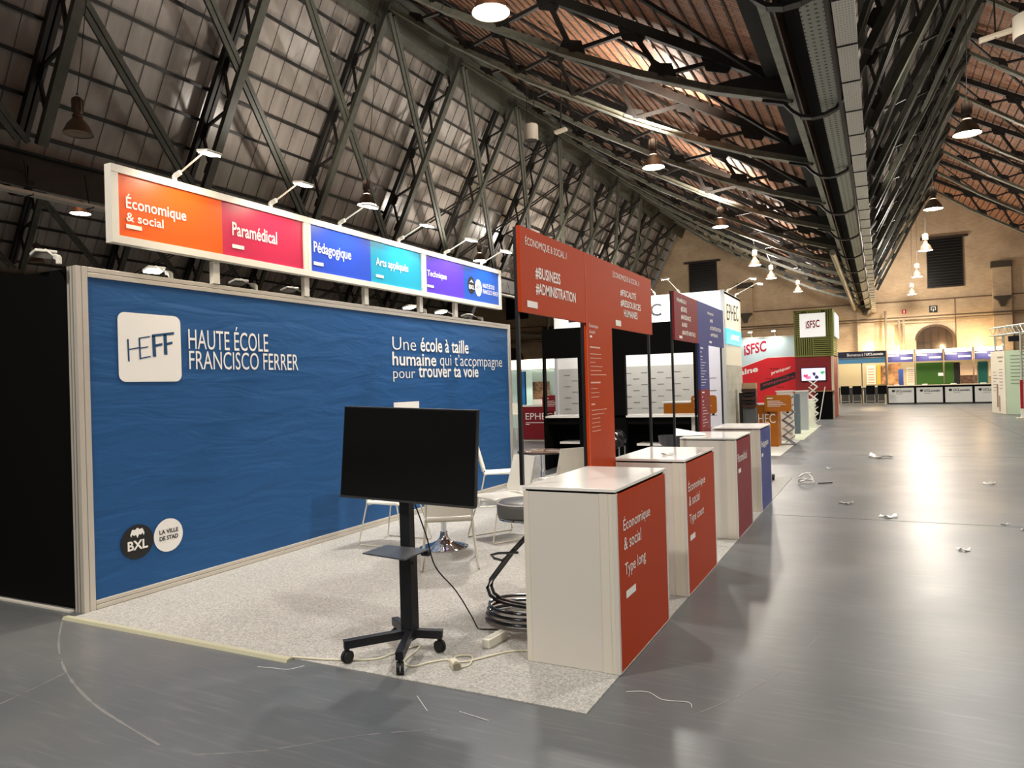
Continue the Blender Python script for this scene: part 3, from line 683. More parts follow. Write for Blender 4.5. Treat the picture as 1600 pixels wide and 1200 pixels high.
lines(p2, white_ink, '+X', cx, [(8.47, 8.62, 1.975, .015), (8.47, 8.53, 1.93, .012), (8.47, 8.57, 1.88, .01)]+[(8.47, 8.57+.25*((k*37 % 10)/10), 1.845-.033*k, .006) for k in range(10)])
p = poly_panel(t, 'stem_panel', crimson, [(8.435, .02), (8.93, .02), (8.93, 1.5), (8.435, 1.5)])
lines(p, white_ink, '+X', cx, [(8.5, 8.62, 1.46, .015), (8.5, 8.54, 1.41, .012), (8.5, 8.58, 1.36, .01)]+[(8.5, 8.58+.25*((k*53 % 10)/10), 1.32-.035*k, .006) for k in range(8)])
for y, zl in ((7.33, .007), (8.435, .007), (9.87, 1.024)): obj('frame_post', MB().box(XT-.034, XT-.013, y, y+.022, zl, 2.52), black_metal, t)

# ------------------------------------------------------------ television and stand
t = thing('television_stand', 'black trolley stand with castors carrying the television', 'stand', (-2.59, 3.65, .006))
pc = Vector((-2.59, 3.655, 0))
obj('pole', MB().box(-2.625, -2.555, 3.625, 3.685, .09, 1.3), black_metal, t, bevel=.004)
obj('pole_sleeve', MB().box(-2.632, -2.548, 3.618, 3.692, .09, .6), black_metal, t, bevel=.003)
obj('adjusting_screw', MB().lathe([(.01, 0), (.01, .012)], (-2.545, 3.64, .55), 8), steel_dark, t)
for i, (fx, fy) in enumerate(((-2.84, 3.37), (-2.445, 3.345), (-2.425, 3.725), (-2.815, 3.82))):
    e = Vector((fx, fy, .115)); q = e+(e-Vector((pc.x, pc.y, .115))).normalized()*.02
    f = obj('foot', MB().bar((pc.x, pc.y, .125), q, .045, .05), black_metal, t, bevel=.003)
    cs = obj('castor', MB().bar((fx, fy, .095), (fx, fy, .06), .02, .02), steel_dark, t)
    a = .6*i
    dv2 = Vector((math.cos(a), math.sin(a), 0))
    for s in (-1, 1):
        pts = [Vector((fx, fy, .042))+dv2*s*.012-dv2*.009, Vector((fx, fy, .042))+dv2*s*.012+dv2*.009]
        obj('wheel', MB().tube(pts, .035, 16), rubber, cs)
obj('shelf', MB().add([(x, y, zz) for zz in (.645, .653) for x, y in ((-2.73, 3.4), (-2.4, 3.35), (-2.41, 3.615), (-2.73, 3.63))],
    [(3, 2, 1, 0), (4, 5, 6, 7), (0, 1, 5, 4), (1, 2, 6, 5), (2, 3, 7, 6), (3, 0, 4, 7)]), dots_mat('perforated_black', '5a5d60', '101012', .016, .014, .0045, 'X', 'Y', .3), t)
obj('shelf_bracket', MB().box(-2.635, -2.545, 3.59, 3.63, .6, .645).tube([(-2.45, 3.6, .63), (-2.4, 3.6, .63)], .016, 10), black_metal, t)
obj('wall_bracket', MB().box(-2.68, -2.5, 3.6205, 3.626, 1.05, 1.35), black_metal, t)
tv = thing('television', 'switched off black flat screen television on the trolley stand', 'television', (-2.53, 3.6, 1.21))
q = [(-2.988, 1.507), (-2.041, 1.473), (-2.076, .913), (-3.043, .94)]
ctr = Vector((-2.537, 1.208))
def scaled(f): return [(ctr.x+(x-ctr.x)*f, ctr.y+(z-ctr.y)*f) for x, z in q]
obj('casing', MB().prism(q, 'Y', 3.585, 3.62), black_metal, tv, bevel=.003)
sc = [(q[0][0]+.008, q[0][1]-.009), (q[1][0]-.008, q[1][1]-.009), (q[2][0]-.008, q[2][1]+.018), (q[3][0]+.009, q[3][1]+.018)]
obj('screen', MB().prism(sc, 'Y', 3.582, 3.5855), C('screen_black', '0b0b0a', .12, 0, .5), tv)
obj('bottom_bezel', MB().prism([(q[3][0], q[3][1]+.012), (q[2][0], q[2][1]+.012), (q[2][0], q[2][1]), (q[3][0], q[3][1])], 'Y', 3.578, 3.586), P('bezel_grey', '3a3a3a', .35), tv)

# ------------------------------------------------------------ chairs, tables, stool
def chair_proto(col):
    t = thing('stacking_chair', '', 'chair', (0, 0, 0), 'white stacking chairs with wire sled legs')
    mb = MB().prism([(-.2, .445), (.16, .455), (.215, .44), (.22, .425), (.17, .425), (-.2, .425)], 'X', -.215, .215)
    obj('seat', mb, col, t, bevel=.008)
    n = 6; v = []; f = []
    for j in range(5):
        s = j/4; z = .47+.37*s; yb = -.2-.1*s; w = .215-.015*s
        for i in range(n+1):
            x = -w+2*w*i/n; y = yb-.035*(1-(2*i/n-1)**2); v += [(x, y, z), (x, y-.012, z)]
    k = 2*(n+1)
    for j in range(4):
        for i in range(n):
            a = j*k+2*i; f += [(a, a+2, a+k+2, a+k), (a+1, a+k+1, a+k+3, a+3)]
        a = j*k; f.append((a, a+k, a+k+1, a+1)); a = j*k+2*n; f.append((a, a+1, a+k+1, a+k))
    for j, s in ((0, 1), (4, -1)):
        for i in range(n):
            a = j*k+2*i; f.append((a, a+1, a+3, a+2)[::s])
    obj('backrest', MB().add(v, f), col, t, True)
    obj('back_rail', MB().tube([(-.2, -.205, .45), (0, -.235, .455), (.2, -.205, .45)], .012, 8), col, t, True)
    wire = C('white_wire', 'd9d5c6', .35, .1)
    for s in (-1, 1):
        pts = [(s*.19, .15, .43), (s*.2, .17, .415), (s*.25, .28, .02), (s*.25, .27, .008), (s*.25, -.27, .008), (s*.25, -.285, .02), (s*.21, -.2, .42), (s*.2, -.21, .47), (s*.2, -.26, .62)]
        obj('leg', MB().tube(pts, .008, 7), wire, t, True)
    obj('cross_wire', MB().tube([(-.2, .17, .418), (.2, .17, .418)], .007, 6).tube([(-.21, -.18, .418), (.21, -.18, .418)], .007, 6), wire, t)
    return t
ch = chair_proto(white_pl)
CH = [(-4.57, 6.24, -90, 'white chair behind the left half of the television, its back to the wall'),
      (-3.54, 5.65, 32, 'white chair seen from behind below the right half of the television'),
      (-4.67, 8.78, -63, 'white chair in profile beside the far end of the blue wall'),
      (-3.62, 6.84, 150.6, 'white chair facing the camera just left of the nearest counter'),
      (-3.55, 8.3, 56, 'chair seen from behind above the top of the nearest counter')]
for i, (x, y, a, lab) in enumerate(CH):
    if i == 0: ch.location = (x, y, .006); ch.rotation_euler = (0, 0, math.radians(a)); ch['label'] = lab
    else: dup(ch, None, (x, y, .006), math.radians(a), lab)
def ped_table(x, y, r, lab, tops):
    t = thing('pedestal_table', lab, 'table', (x, y, .006), 'round tables with chrome pedestal')
    obj('table_top', MB().lathe([(0, .725), (r-.01, .725), (r, .732), (r, .742), (r-.01, .75), (0, .75)], (x, y, .006), 40), tops, t, True)
    obj('column', MB().lathe([(.028, .1), (.028, .72), (.06, .722)], (x, y, .006), 20), chrome, t, True)
    obj('trumpet_base', MB().lathe([(.245, 0), (.245, .012), (.2, .028), (.12, .05), (.07, .075), (.042, .11), (.038, .16)], (x, y, .006), 40), chrome, t, True)
    obj('rim', MB().lathe([(r+.001, .728), (r+.004, .737), (r+.001, .746)], (x, y, .006), 40, False), rubber, t, True)
ped_table(-3.95, 6.2, .34, 'round pedestal table hidden behind the television, chrome trumpet foot showing', C('brown_gloss', '6a5348', .15))
ped_table(-3.95, 8.62, .32, 'round brown topped pedestal table left of the nearest black sign post', C('brown_gloss', '6a5348', .15))
t = thing('bar_stool', 'bar stool with round grey seat and dark looped tube legs behind the nearest counter', 'stool', (-2.2, 4.52, .006))
sx, sy = -2.21, 4.53
obj('seat', MB().lathe([(0, .70), (.185, .70), (.2, .715), (.203, .78), (.195, .8), (.17, .815), (0, .822)], (sx, sy, 0), 40), P('grey_vinyl', '5d5b58', .4), t, True)
obj('seat_piping', MB().tube([(sx+.197*math.cos(a*PI/20), sy+.197*math.sin(a*PI/20), .8) for a in range(40)], .006, 6, True), P('piping_light', 'b7b5b4', .4), t)
obj('seat_rim', MB().lathe([(.185, .685), (.195, .69), (.195, .702)], (sx, sy, 0), 36, False), chrome, t, True)
dk = C('dark_chrome', '5a5a5c', .18, .85)
for j in range(3):
    r = .235-.01*j; z = .02+.036*j
    obj('base_loop', MB().tube([(sx-.01+(r+.05)*math.cos(a*PI/16), sy-.02+r*math.sin(a*PI/16), z+.006) for a in range(32)], .0115, 8, True), dk, t, True)
for s in (-1, 1):
    oy = sy-.05+s*.028
    obj('leg', MB().tube([(sx+.22, oy, .09), (sx-.08, oy, .1), (sx-.2, oy, .115), (sx-.26, oy, .15), (sx-.28, oy, .2), (sx-.255, oy, .26), (sx-.1, oy, .45), (sx+.06, oy, .61), (sx+.13, oy, .67), (sx+.06, oy, .692), (sx-.02, oy, .695)], .0125, 8), dk, t, True)
obj('foot_rest', MB().tube([(sx-.02, sy-.1, .47), (sx-.16, sy-.12, .46), (sx-.235, sy-.09, .435), (sx-.24, sy-.04, .4), (sx-.19, sy-.02, .385), (sx-.11, sy-.03, .44)], .009, 8), dk, t, True)

# ------------------------------------------------------------ cables on the carpet
def cable(name, lab, cat, pts, r, m): return tag(obj(name, MB().tube(smooth_path(pts), r, 7), m, None, True, loc=pts[0]), lab, cat)
def smooth_path(p, n=6):
    p = [Vector(q) for q in p]; out = []
    for i in range(len(p)-1):
        a, b, c, d = p[max(i-1, 0)], p[i], p[i+1], p[min(i+2, len(p)-1)]
        for k in range(n):
            u = k/n; out.append(.5*((2*b)+(c-a)*u+(2*a-5*b+4*c-d)*u*u+(3*b-a-3*c+d)*u**3))
    return out+[p[-1]]
z = .012
cream = P('cable_cream', 'd8d1b8', .45)
cable('power_cable', 'thin black cable from the television to the power strip', 'cable', [(-2.56, 3.7, .9), (-2.51, 3.74, .7), (-2.49, 3.8, .5), (-2.47, 4.0, .3), (-2.45, 4.15, .1), (-2.42, 4.18, z), (-2.38, 4.17, z), (-2.28, 4.2, z), (-2.2, 4.15, z), (-2.19, 4.09, .03)], .0045, rubber)
cable('extension_lead', 'cream extension lead running from the cable cover to the plug', 'cable', [(-3.2, 3.3, z), (-2.95, 3.36, z), (-2.72, 3.46, z), (-2.66, 3.6, z), (-2.6, 3.75, z), (-2.56, 3.66, z), (-2.53, 3.5, z), (-2.44, 3.46, z), (-2.38, 3.55, z), (-2.31, 3.62, z), (-2.25, 3.58, z)], .006, cream)
cable('strip_cord', 'cream cord looping from the plug around the power strip toward the counter', 'cable', [(-2.2, 3.53, z), (-2.15, 3.6, z), (-2.2, 3.72, z), (-2.28, 3.7, z), (-2.27, 3.62, z), (-2.19, 3.64, z), (-2.1, 3.78, z), (-2.03, 3.88, z), (-1.93, 3.93, z), (-1.9, 3.86, z)], .0055, cream)
t = thing('power_strip', 'white box shaped power strip on the carpet by the nearest counter', 'power strip', (-2.18, 3.98, .006))
mb = MB().bar((-2.195, 3.88, .034), (-2.175, 4.08, .034), .055, .055)
obj('housing', mb, P('strip_white', 'dcd8c8', .4), t, bevel=.005)
obj('socket', MB().bar((-2.192, 3.91, .0625), (-2.178, 4.05, .0625), .03, .003), P('socket_grey', 'b5b2a5', .5), t)
t = thing('plug', 'cream trailing plug joint lying on the carpet right of the stand', 'plug', (-2.21, 3.55, .006))
obj('body', MB().bar((-2.25, 3.58, .026), (-2.19, 3.53, .026), .042, .038), cream, t, bevel=.006)
obj('collar', MB().tube([(-2.2, 3.54, .026), (-2.175, 3.515, .026)], .022, 12), P('plug_dark', '8a8570', .5), t, True)

# papers and scraps
def scrap(name, lab, cat, x, y, s, m, z=0.0, group=None):
    rnd = random.Random(lab); n = 7; c = Vector((x, y, z)); v = []; f = []
    for j in range(3):
        for i in range(n):
            v.append(c+Vector((s*(i/(n-1)-.5)*2+rnd.uniform(-.2, .2)*s, s*(j/2-.5)*.9+s*.5*math.sin(i*1.3+s*9), .002+abs(rnd.gauss(0, .25))*s*.9)))
    for j in range(2):
        for i in range(n-1): a = j*n+i; f.append((a, a+1, a+n+1, a+n))
    o = obj(name, MB().add(v, f), m, None, True, loc=(x, y, z)); md = o.modifiers.new('thick', 'SOLIDIFY'); md.thickness = .003
    return tag(o, lab, cat, group)
film = P('plastic_film', 'd8d6d0', .3); g = 'scraps left on the aisle floor'
scrap('plastic_scrap', 'largest bunch of clear plastic on the aisle floor, farthest of the scraps', 'litter', -.03, 15.9, .2, film, 0, g)
t = scrap('tape_scrap', 'twisted white tape end on the aisle floor beyond the loose tape coil', 'litter', -.43, 10.1, .08, film, 0, g)
scrap('paper_scrap', 'flat white paper strip in the middle of the aisle by the floor joint', 'litter', .03, 9.25, .09, film, 0, g)
scrap('paper_scrap', 'crumpled white scrap at right on the nearest part of the aisle', 'litter', .63, 7.7, .05, film, 0, g)
scrap('paper_scrap', 'small white scrap at the right edge, left one of two', 'litter', 1.12, 9.15, .04, film, 0, g)
scrap('paper_scrap', 'small white scrap at the right edge, right one of two', 'litter', 1.27, 8.85, .05, film, 0, g)
scrap('plastic_scrap', 'thin white scrap far off under the right lamp reflections', 'litter', 1.35, 12.4, .08, film, 0, g)
scrap('plastic_scrap', 'small white fleck beside the loose tape coil', 'litter', -.85, 13.9, .05, film, 0, g)
t = thing('tape_coil', 'coil of peeled white tape with black end beside the carpet corner', 'litter', (-1.05, 11.75, 0))
obj('coil', MB().tube([(-1.05+.11*math.cos(a*.5)*(1-.01*a), 11.8+.14*math.sin(a*.5), .02+.006*a+.03*math.sin(a*.9)) for a in range(26)], .012, 6), film, t, True)
obj('tape_end', MB().bar((-.88, 11.85, .012), (-.7, 12.0, .012), .03, .012), rubber, t)
for i, (p, q, lab) in enumerate((((-2.2, 3.15), (-2.05, 3.02), 'straight white thread on the dark floor, left of two by the carpet edge'), ((-1.9, 3.08), (-1.72, 3.05), 'straight white thread on the dark floor, right of two by the carpet edge'))):
    tag(obj('thread', MB().tube([(p[0], p[1], .003), (q[0], q[1], .003)], .002, 5), film, loc=(p[0], p[1], 0)), lab, 'litter', g)
cable('thread', 'wavy white thread on the floor right of the front carpet corner', 'litter', [(-1.22, 3.62, .003), (-1.12, 3.66, .003), (-1.02, 3.6, .003), (-.9, 3.62, .003), (-.87, 3.57, .003)], .002, film)
cable('thread', 'curly white thread on the dark floor below the cable cover end', 'litter', [(-3.3, 3.12, .003), (-3.2, 3.14, .003), (-3.1, 3.16, .003), (-3.05, 3.24, .003)], .002, film)
# things on the counters
o = scrap('tape_scrap', 'crumpled clear tape lying on top of the second counter', 'litter', -1.52, 5.68, .05, film, HC)
t = thing('leaflet_holder', 'dark grey leaflet tray beside the third counter top', 'tray', (-1.99, 7.75, .93))
mb = MB().lathe([(.09, 0), (.12, .03), (.13, .11)], (-2.02, 7.7, .92), 20, False)
obj('bowl', mb, P('bowl_grey', '4a4a50', .3), t, True)
obj('stem', MB().lathe([(.1, 0), (.015, .02), (.015, .91), (.09, .915)], (-2.02, 7.7, .008), 16), dk, t)
tag(obj('paper_sheet', MB().add([(-1.98, 7.75, 1.1), (-1.72, 8.0, 1.03), (-1.66, 7.8, 1.026), (-1.95, 7.6, 1.03), (-1.98, 7.75, 1.104), (-1.72, 8.0, 1.034), (-1.66, 7.8, 1.03), (-1.95, 7.6, 1.034)], [(3, 2, 1, 0), (4, 5, 6, 7), (0, 1, 5, 4), (1, 2, 6, 5), (2, 3, 7, 6), (3, 0, 4, 7)]), white_ink, loc=(-1.8, 7.8, 1.024)), 'folded white paper sheets at the back edge of the third counter', 'paper')

# ------------------------------------------------------------ black serving partition behind the seating
t = thing('serving_partition', 'black partition with two openings, header and white worktop behind the chairs', 'exhibition wall', (-4.25, 12.75, 0))
obj('header', MB().box(-5.72, -2.83, 12.62, 12.68, 2.1, 2.66), black, t)
obj('column', MB().box(-5.0, -4.1, 12.6, 12.7, 0, 2.1), black, t)
for x in (-5.72, -2.87): obj('post', MB().box(x, x+.04, 12.6, 12.7, 0, 2.1), black, t)
obj('front_panel', MB().box(-5.68, -5.0, 13.15, 13.2, .008, .97).box(-4.5, -2.97, 13.15, 13.2, .008, .97).box(-5.68, -2.97, 12.66, 12.7, .86, .975), black, t)
obj('end_panel', MB().box(-2.96, -2.83, 12.72, 13.2, .008, .98), white_lam, t)
obj('worktop', MB().box(-5.7, -2.8, 12.6, 13.25, .985, 1.02), white_top, t)
obj('end_panel', MB().box(-5.72, -5.68, 12.71, 13.2, .008, .98), black, t)
for a, b, z in ((-5.45, -4.98, .49), (-3.95, -3.5, .47), (-3.42, -2.98, .5)): obj('shelf', MB().box(a, b, 12.72, 13.14, z, z+.04), white_top, t)
t = thing('draped_chair', 'chair bundled in a black bin bag beside the orange sign stem', 'chair', (-4.15, 12.2, 0))
rnd = random.Random(3); v = []; f = []; nn = 18
for j in range(9):
    for i in range(nn):
        ph = PI*j/8; th = 2*PI*i/nn; r = 1+rnd.uniform(-.09, .09)
        v.append((-4.17+.2*r*math.sin(ph)*math.cos(th), 12.2+.2*r*math.sin(ph)*math.sin(th), .63+.17*r*math.cos(ph)))
for j in range(8):
    for i in range(nn): f.append((j*nn+i, j*nn+(i+1) % nn, (j+1)*nn+(i+1) % nn, (j+1)*nn+i))
obj('bin_bag', MB().add(v, f), C('bag_black', '17171a', .22, 0, .5), t)
for x, y in ((-4.28, 12.05), (-4.06, 12.05), (-4.28, 12.36), (-4.06, 12.36)): obj('leg', MB().tube([(x*.98-.083, y, 0.0), (x, y, .5)], .012, 6), C('leg_chrome', 'b9b9bd', .2, .7), t)
# ------------------------------------------------------------ white corner stand with patterned wall
grey_wall = P('stand_grey', 'b9b6ae', .5); bright = C('stand_white', 'f0ede6', .45)
t = thing('corner_stand', 'tall white exhibition stand with dashed grey wall and blue light panel on its corner', 'exhibition stand', (-4.5, 17.3, 0))
pw = obj('patterned_wall', MB().box(-6.95, -3.62, 16.25, 16.33, .05, 1.98), grey_wall, t)
rows = []
for r in range(13):
    for k in range(9):
        u = -6.8+k*.38+(.19 if r % 2 else 0)
        if u < -3.8: rows.append((u, u+.15, .2+r*.135, .014))
lines(pw, P('dash_grey', '6e6c66'), '-Y', 16.246, rows, 'dash_pattern')
obj('upper_wall', MB().box(-6.95, -3.0, 16.25, 16.33, 1.98, 2.9), bright, t)
fa = obj('fascia', MB().box(-7.0, -3.04, 16.18, 16.33, 2.9, 3.56), bright, t)
for k, ch_ in enumerate('EPHEC'): text(fa, ch_, ink_dark, '-Y', 16.176, -6.62+.5*k, -6.36+.5*k, 3.09, 3.38, .02)
flat(fa, 'tick', ink_dark, '-Y', 16.176, [rect(-4.72, -4.58, 3.215, 3.235)])
lines(fa, P('dash_grey', '6e6c66'), '-Y', 16.176, [(-4.2, -3.98, 3.05+.07*k, .008) for k in range(5)])
obj('front_panel', MB().box(-3.6, -3.08, 16.2, 16.24, .05, 2.88), P('panel_lilac', 'd5d2da', .45), t)
lines(t, P('dash_grey', '6e6c66'), '-Y', 16.196, [(-3.4, -3.2, .3+.27*k, .014) for k in range(6)], 'dash_pattern')
for x_, h_ in ((-3.06, 3.57), (-7.02, 2.89)): obj('corner_post', MB().box(x_, x_+.07, 16.17, 16.25, .007, h_), P('post_grey', 'b5b5b5', .35), t)
obj('side_wall', MB().box(-3.06, -3.0, 16.25, 18.35, 1.93, 3.56), P('side_cream', 'e6e1cc', .45), t)
lo = obj('side_panel', MB().box(-3.06, -3.0, 16.25, 18.35, .05, 1.92), P('side_stone', 'b9b5a4', .6, var=.15, scale=3), t)
lines(lo, P('stone_dot', '8d8a7c'), '+X', -2.996, [(16.4+.3*k+(.15 if r % 2 else 0), 16.44+.3*k+(.15 if r % 2 else 0), .3+.17*r, .03) for k in range(6) for r in range(9)], 'dot_pattern')
text(t, 'EPHEC', ink_dark, '+X', -2.996, 16.55, 18.0, 2.93, 3.3, .0, .06)
obj('roof_lid', MB().box(-7.0, -3.0, 16.3, 18.35, 3.5, 3.55), bright, t)
sc = obj('light_panel', MB().box(-3.0, -2.975, 16.3, 18.2, 2.41, 2.74), C('cyan_screen', '12b4e6', .3, emit=1.1), t)
text(sc, '#EPHEC', C('screen_white', 'f4fbff', .5, emit=1.5), '+X', -2.972, 16.85, 17.9, 2.51, 2.63, .02)
obj('orange_screen', MB().box(-3.78, -3.6, 16.15, 16.18, 2.92, 3.14), P('screen_orange', 'f08a1c', .4), t)
for x in (-6.2, -5.1, -4.4, -3.5): light('stand_light', 'SPOT', (x, 15.3, 3.75), 45, (x, 16.3, 1.8), spot_size=2.3, spot_blend=.7, shadow_soft_size=.08)
for i, (x, y, dx, dy) in enumerate(((-4.5, 16.18, -.1, -.45), (-3.95, 16.18, -.15, -.5), (-3.0, 16.7, .5, .1), (-3.0, 17.7, .5, .1))):
    arm_spot(x, y, 3.597, dx, dy, .2, 'arm spotlight on the white corner stand, %s' % ('left of the front pair', 'right of the front pair', 'nearer one on its side', 'farther one on its side')[i], 'arm spotlights on the white corner stand', True, (x, y, 2.6), 22)
# orange counters and plates
ochre = P('ochre_print', 'b2640a', .45)
def sign_plate(x0, x1, y, z0, z1, m, lab, fd=.049, group='rounded sign plates on counters'):
    t = thing('sign_plate', lab, 'sign', ((x0+x1)/2, y, z0), group)
    obj('plate', MB().prism(rrect(x0, x1, z0, z1, .06), 'Y', y-.01, y+.01), m, t)
    w = x1-x0
    obj('foot', MB().box(x0+w*.1, x0+w*.2, y+.01, y+fd, z0-.04, z0+.1).box(x1-w*.2, x1-w*.1, y+.01, y+fd, z0-.04, z0+.1), black_metal, t)
    lines(t, white_ink, '-Y', y-.013, [(x0+w*.1, x0+w*.32, z1-(z1-z0)*.22, .025)]+[(x0+w*.12, x0+w*(.6+.1*(k % 3)), z1-(z1-z0)*(.38+.1*k), .012) for k in range(4)])
def stand_counter(x0, x1, y0, y1, h, m, lab, side=None, tx=None):
    t = thing('info_counter', lab, 'counter', ((x0+x1)/2, (y0+y1)/2, 0), 'low information counters of the stands')
    p = obj('body', MB().box(x0, x1, y0, y1, .008, h-.03), side or white_lam, t)
    f = obj('print_panel', MB().box(x0-.005, x1+.005, y0-.02, y0-.001, .01, h-.035), m, t)
    obj('counter_top', MB().box(x0-.03, x1+.03, y0-.03, y1+.03, h-.03, h), white_top, t)
    if tx: text(f, tx[0], white_ink, '-Y', y0-.024, *tx[1:], 0)
    return t
stand_counter(-4.02, -3.2, 14.9, 15.3, 1.19, ochre, 'ochre counter in front of the dashed wall, left of the second tee sign')
sign_plate(-3.45, -2.94, 14.86, .94, 1.31, ochre, 'ochre rounded plate peeking behind the stem of the crimson sign', .02)
stand_counter(-3.29, -2.95, 18.45, 18.8, 1.08, ochre, 'ochre counter left of the dark brochure bag, by the corner stand', ochre)
stand_counter(-2.86, -2.19, 18.12, 18.7, 1.02, ochre, 'ochre counter with large pale letters behind the indigo counter', ochre, ('EPHEC', -2.84, -2.24, .56, .78))
sign_plate(-2.47, -1.87, 18.05, .83, 1.22, ochre, 'ochre rounded plate with small print, right of the dark brochure bag')
stand_counter(-2.42, -2.05, 20.0, 20.4, 1.29, white_lam, 'white counter rising behind the ochre plate')
t = thing('brochure_stand', 'dark tall brochure stand draped with bags behind the indigo counter', 'stand', (-2.7, 17.4, 0))
obj('body', MB().box(-2.86, -2.56, 17.35, 17.55, .02, .95), P('brochure_grey', '56595a', .45), t, bevel=.01)
obj('side_board', MB().box(-2.92, -2.865, 17.33, 17.55, .01, 1.3), black_metal, t)
for k in range(5):
    obj('bag', MB().prism([(-2.86, .98+k*.085), (-2.78, .95+k*.085), (-2.7, .94+k*.085), (-2.6, .96+k*.085), (-2.55, .99+k*.085), (-2.55, 1.05+k*.085), (-2.86, 1.05+k*.085)], 'Y', 17.3, 17.55), P('bag_brown_%d' % (k % 2), ('3a2420', '1a1513')[k % 2], .35), t)
obj('carton', MB().box(-2.86, -2.55, 17.34, 17.54, 1.39, 1.52), P('carton', 'b39673', .7), t)
def scissor_rack(x, y, h, n, lab, m):
    t = thing('brochure_rack', lab, 'brochure rack', (x, y, 0), 'folding zigzag brochure racks')
    dz = h/n
    for k in range(n):
        s = 1 if k % 2 else -1
        for yo in (-.13, .13):
            obj('strut', MB().bar((x-s*.13, y+yo, .02+k*dz), (x+s*.13, y+yo, .02+(k+1)*dz), .02, .03), m, t)
            obj('strut', MB().bar((x+s*.07, y+yo+.01, .02+(k+.15)*dz), (x-s*.13, y+yo+.01, .02+(k+1)*dz), .015, .02), m, t)
        obj('tray', MB().bar((x+s*.13, y-.13, .02+(k+1)*dz), (x+s*.13, y+.13, .02+(k+1)*dz), .04, .015), P('tray_clear', '8f9494', .2), t)
    obj('base', MB().box(x-.16, x+.16, y-.16, y+.16, .008, .022), m, t)
scissor_rack(-2.02, 18.75, 1.15, 6, 'folding steel zigzag brochure rack beside the ochre counter', C('rack_steel', '80838a', .3, .6))
scissor_rack(-1.96, 25.4, 1.5, 7, 'folding white zigzag brochure rack before the red stand', C('rack_white', 'd6d3cc', .35))
tag(obj('stand_banner', MB().box(-2.27, -2.1, 22.4, 22.6, .008, 1.16), P('banner_slate', '5d6a72', .4), loc=(-2.2, 22.5, 0)), 'slate grey upright banner box beyond the zigzag rack', 'banner')
tag(obj('stand_banner', MB().box(-2.36, -2.28, 22.3, 22.7, .008, 1.0), white_lam, loc=(-2.3, 22.5, 0)), 'white upright board left of the slate banner box', 'banner')
stand_counter(-2.4, -1.98, 25.9, 26.4, .9, P('pale_green', 'd6dcc2', .5), 'pale green white counter by the white zigzag rack')
stand_counter(-2.36, -2.02, 24.0, 24.4, 1.22, P('stand_silver', 'a9adb0', .4), 'narrow silver counter between slate banner and white zigzag rack')
tag(obj('carpet', MB().box(-7.5, -1.9, 16.0, 20.1, 0, .006), P('carpet_pale', 'c3c0b4', .95), loc=(-4, 18, 0)), 'pale carpet under the white corner stand', 'carpet')
tag(obj('carpet', MB().box(-7.5, -1.82, 20.1, 26.5, 0, .007), P('carpet_greenish', 'b9bfa8', .95), loc=(-4, 23, 0)), 'greenish pale carpet under the stand with the zigzag racks', 'carpet')
t = thing('trolley_wheels', 'pair of small black castors peeking out beside the indigo counter', 'castor', (-1.55, 11.9, .006))
for k in range(2): obj('wheel', MB().tube([(-1.56, 11.75+.3*k, .06), (-1.53, 11.75+.3*k, .06)], .05, 14), rubber, t)
obj('axle', MB().bar((-1.57, 11.7, .07), (-1.57, 12.1, .07), .03, .04), black_metal, t)

# ------------------------------------------------------------ red stand with olive cube
red = P('stand_red', 'd8202c', .45); dred = P('stand_dark_red', '8f1c22', .5); sky = P('stand_sky', 'cfe4ec', .4)
t = thing('red_stand_wall', 'red and pale blue stand wall with thin red lettering', 'exhibition wall', (-4.7, 31.05, 0))
w_ = obj('panel', MB().box(-6.6, -3.0, 31.0, 31.1, 0, 3.27), sky, t)
flat(w_, 'red_field', red, '-Y', 30.996, [[(-6.6, 1.55), (-5.1, 2.1), (-4.06, 2.46), (-3.0, 2.46), (-3.0, .05), (-6.6, .05)]])
flat(w_, 'white_stripe', white_ink, '-Y', 30.995, [[(-5.1, 2.1), (-4.06, 2.46), (-3.0, 2.46), (-3.0, 2.49), (-4.07, 2.49), (-5.1, 2.13)]])
dr = lambda pts: flat(w_, 'dark_band', ink_dark, '-Y', 30.993, pts)
dr([[(-4.38, 1.43), (-3.03, 1.87), (-3.03, 1.6), (-4.38, 1.13)]])
text(w_, 'iSFSC', P('letter_red', 'b00c30'), '-Y', 30.99, -4.97, -4.1, 2.58, 3.02, .025, .15)
text(w_, 'humaine', white_ink, '-Y', 30.99, -5.95, -4.45, 1.62, 1.86, .03, .3)
text(w_, 'pratiquer', white_ink, '-Y', 30.99, -3.93, -3.19, 1.74, 1.9, .02, .22)
text(w_, 'comprendre', P('letter_rose', 'c8405a'), '-Y', 30.988, -4.27, -3.08, 1.27, 1.43, .0, .32)
lines(w_, P('letter_maroon', '7d1018'), '-Y', 30.99, [(-4.0, -3.65, 2.0, .03), (-4.15, -3.75, 1.6, .03), (-3.6, -3.3, 1.68, .025), (-3.75, -3.45, 1.25, .03)])
obj('top_rail', MB().box(-6.6, -3.0, 30.97, 31.12, 3.27, 3.32), white_lam, t)
for i, x in enumerate((-4.65, -3.75)): arm_spot(x, 31.0, 3.357, .0, -.4, .12, 'small spotlight above the red and pale blue wall, %s one' % ('left', 'right')[i], 'spotlights above the red stand', True, (x, 31, 2.4), 18)
t = thing('sign_tower', 'red stand tower topped by an olive slatted cube with white sign', 'exhibition stand', (-2.3, 32, 0))
obj('body', MB().box(-2.97, -1.62, 30.45, 33.5, .02, 2.42), dred, t)
obj('edge_trim', MB().box(-1.68, -1.6, 30.4, 30.5, 0, 2.44).box(-1.64, -1.58, 33.4, 33.55, 0, 2.44), P('edge_cream', 'd6cfae', .4), t)
olive = P('olive_slat', '8d9048', .5); 
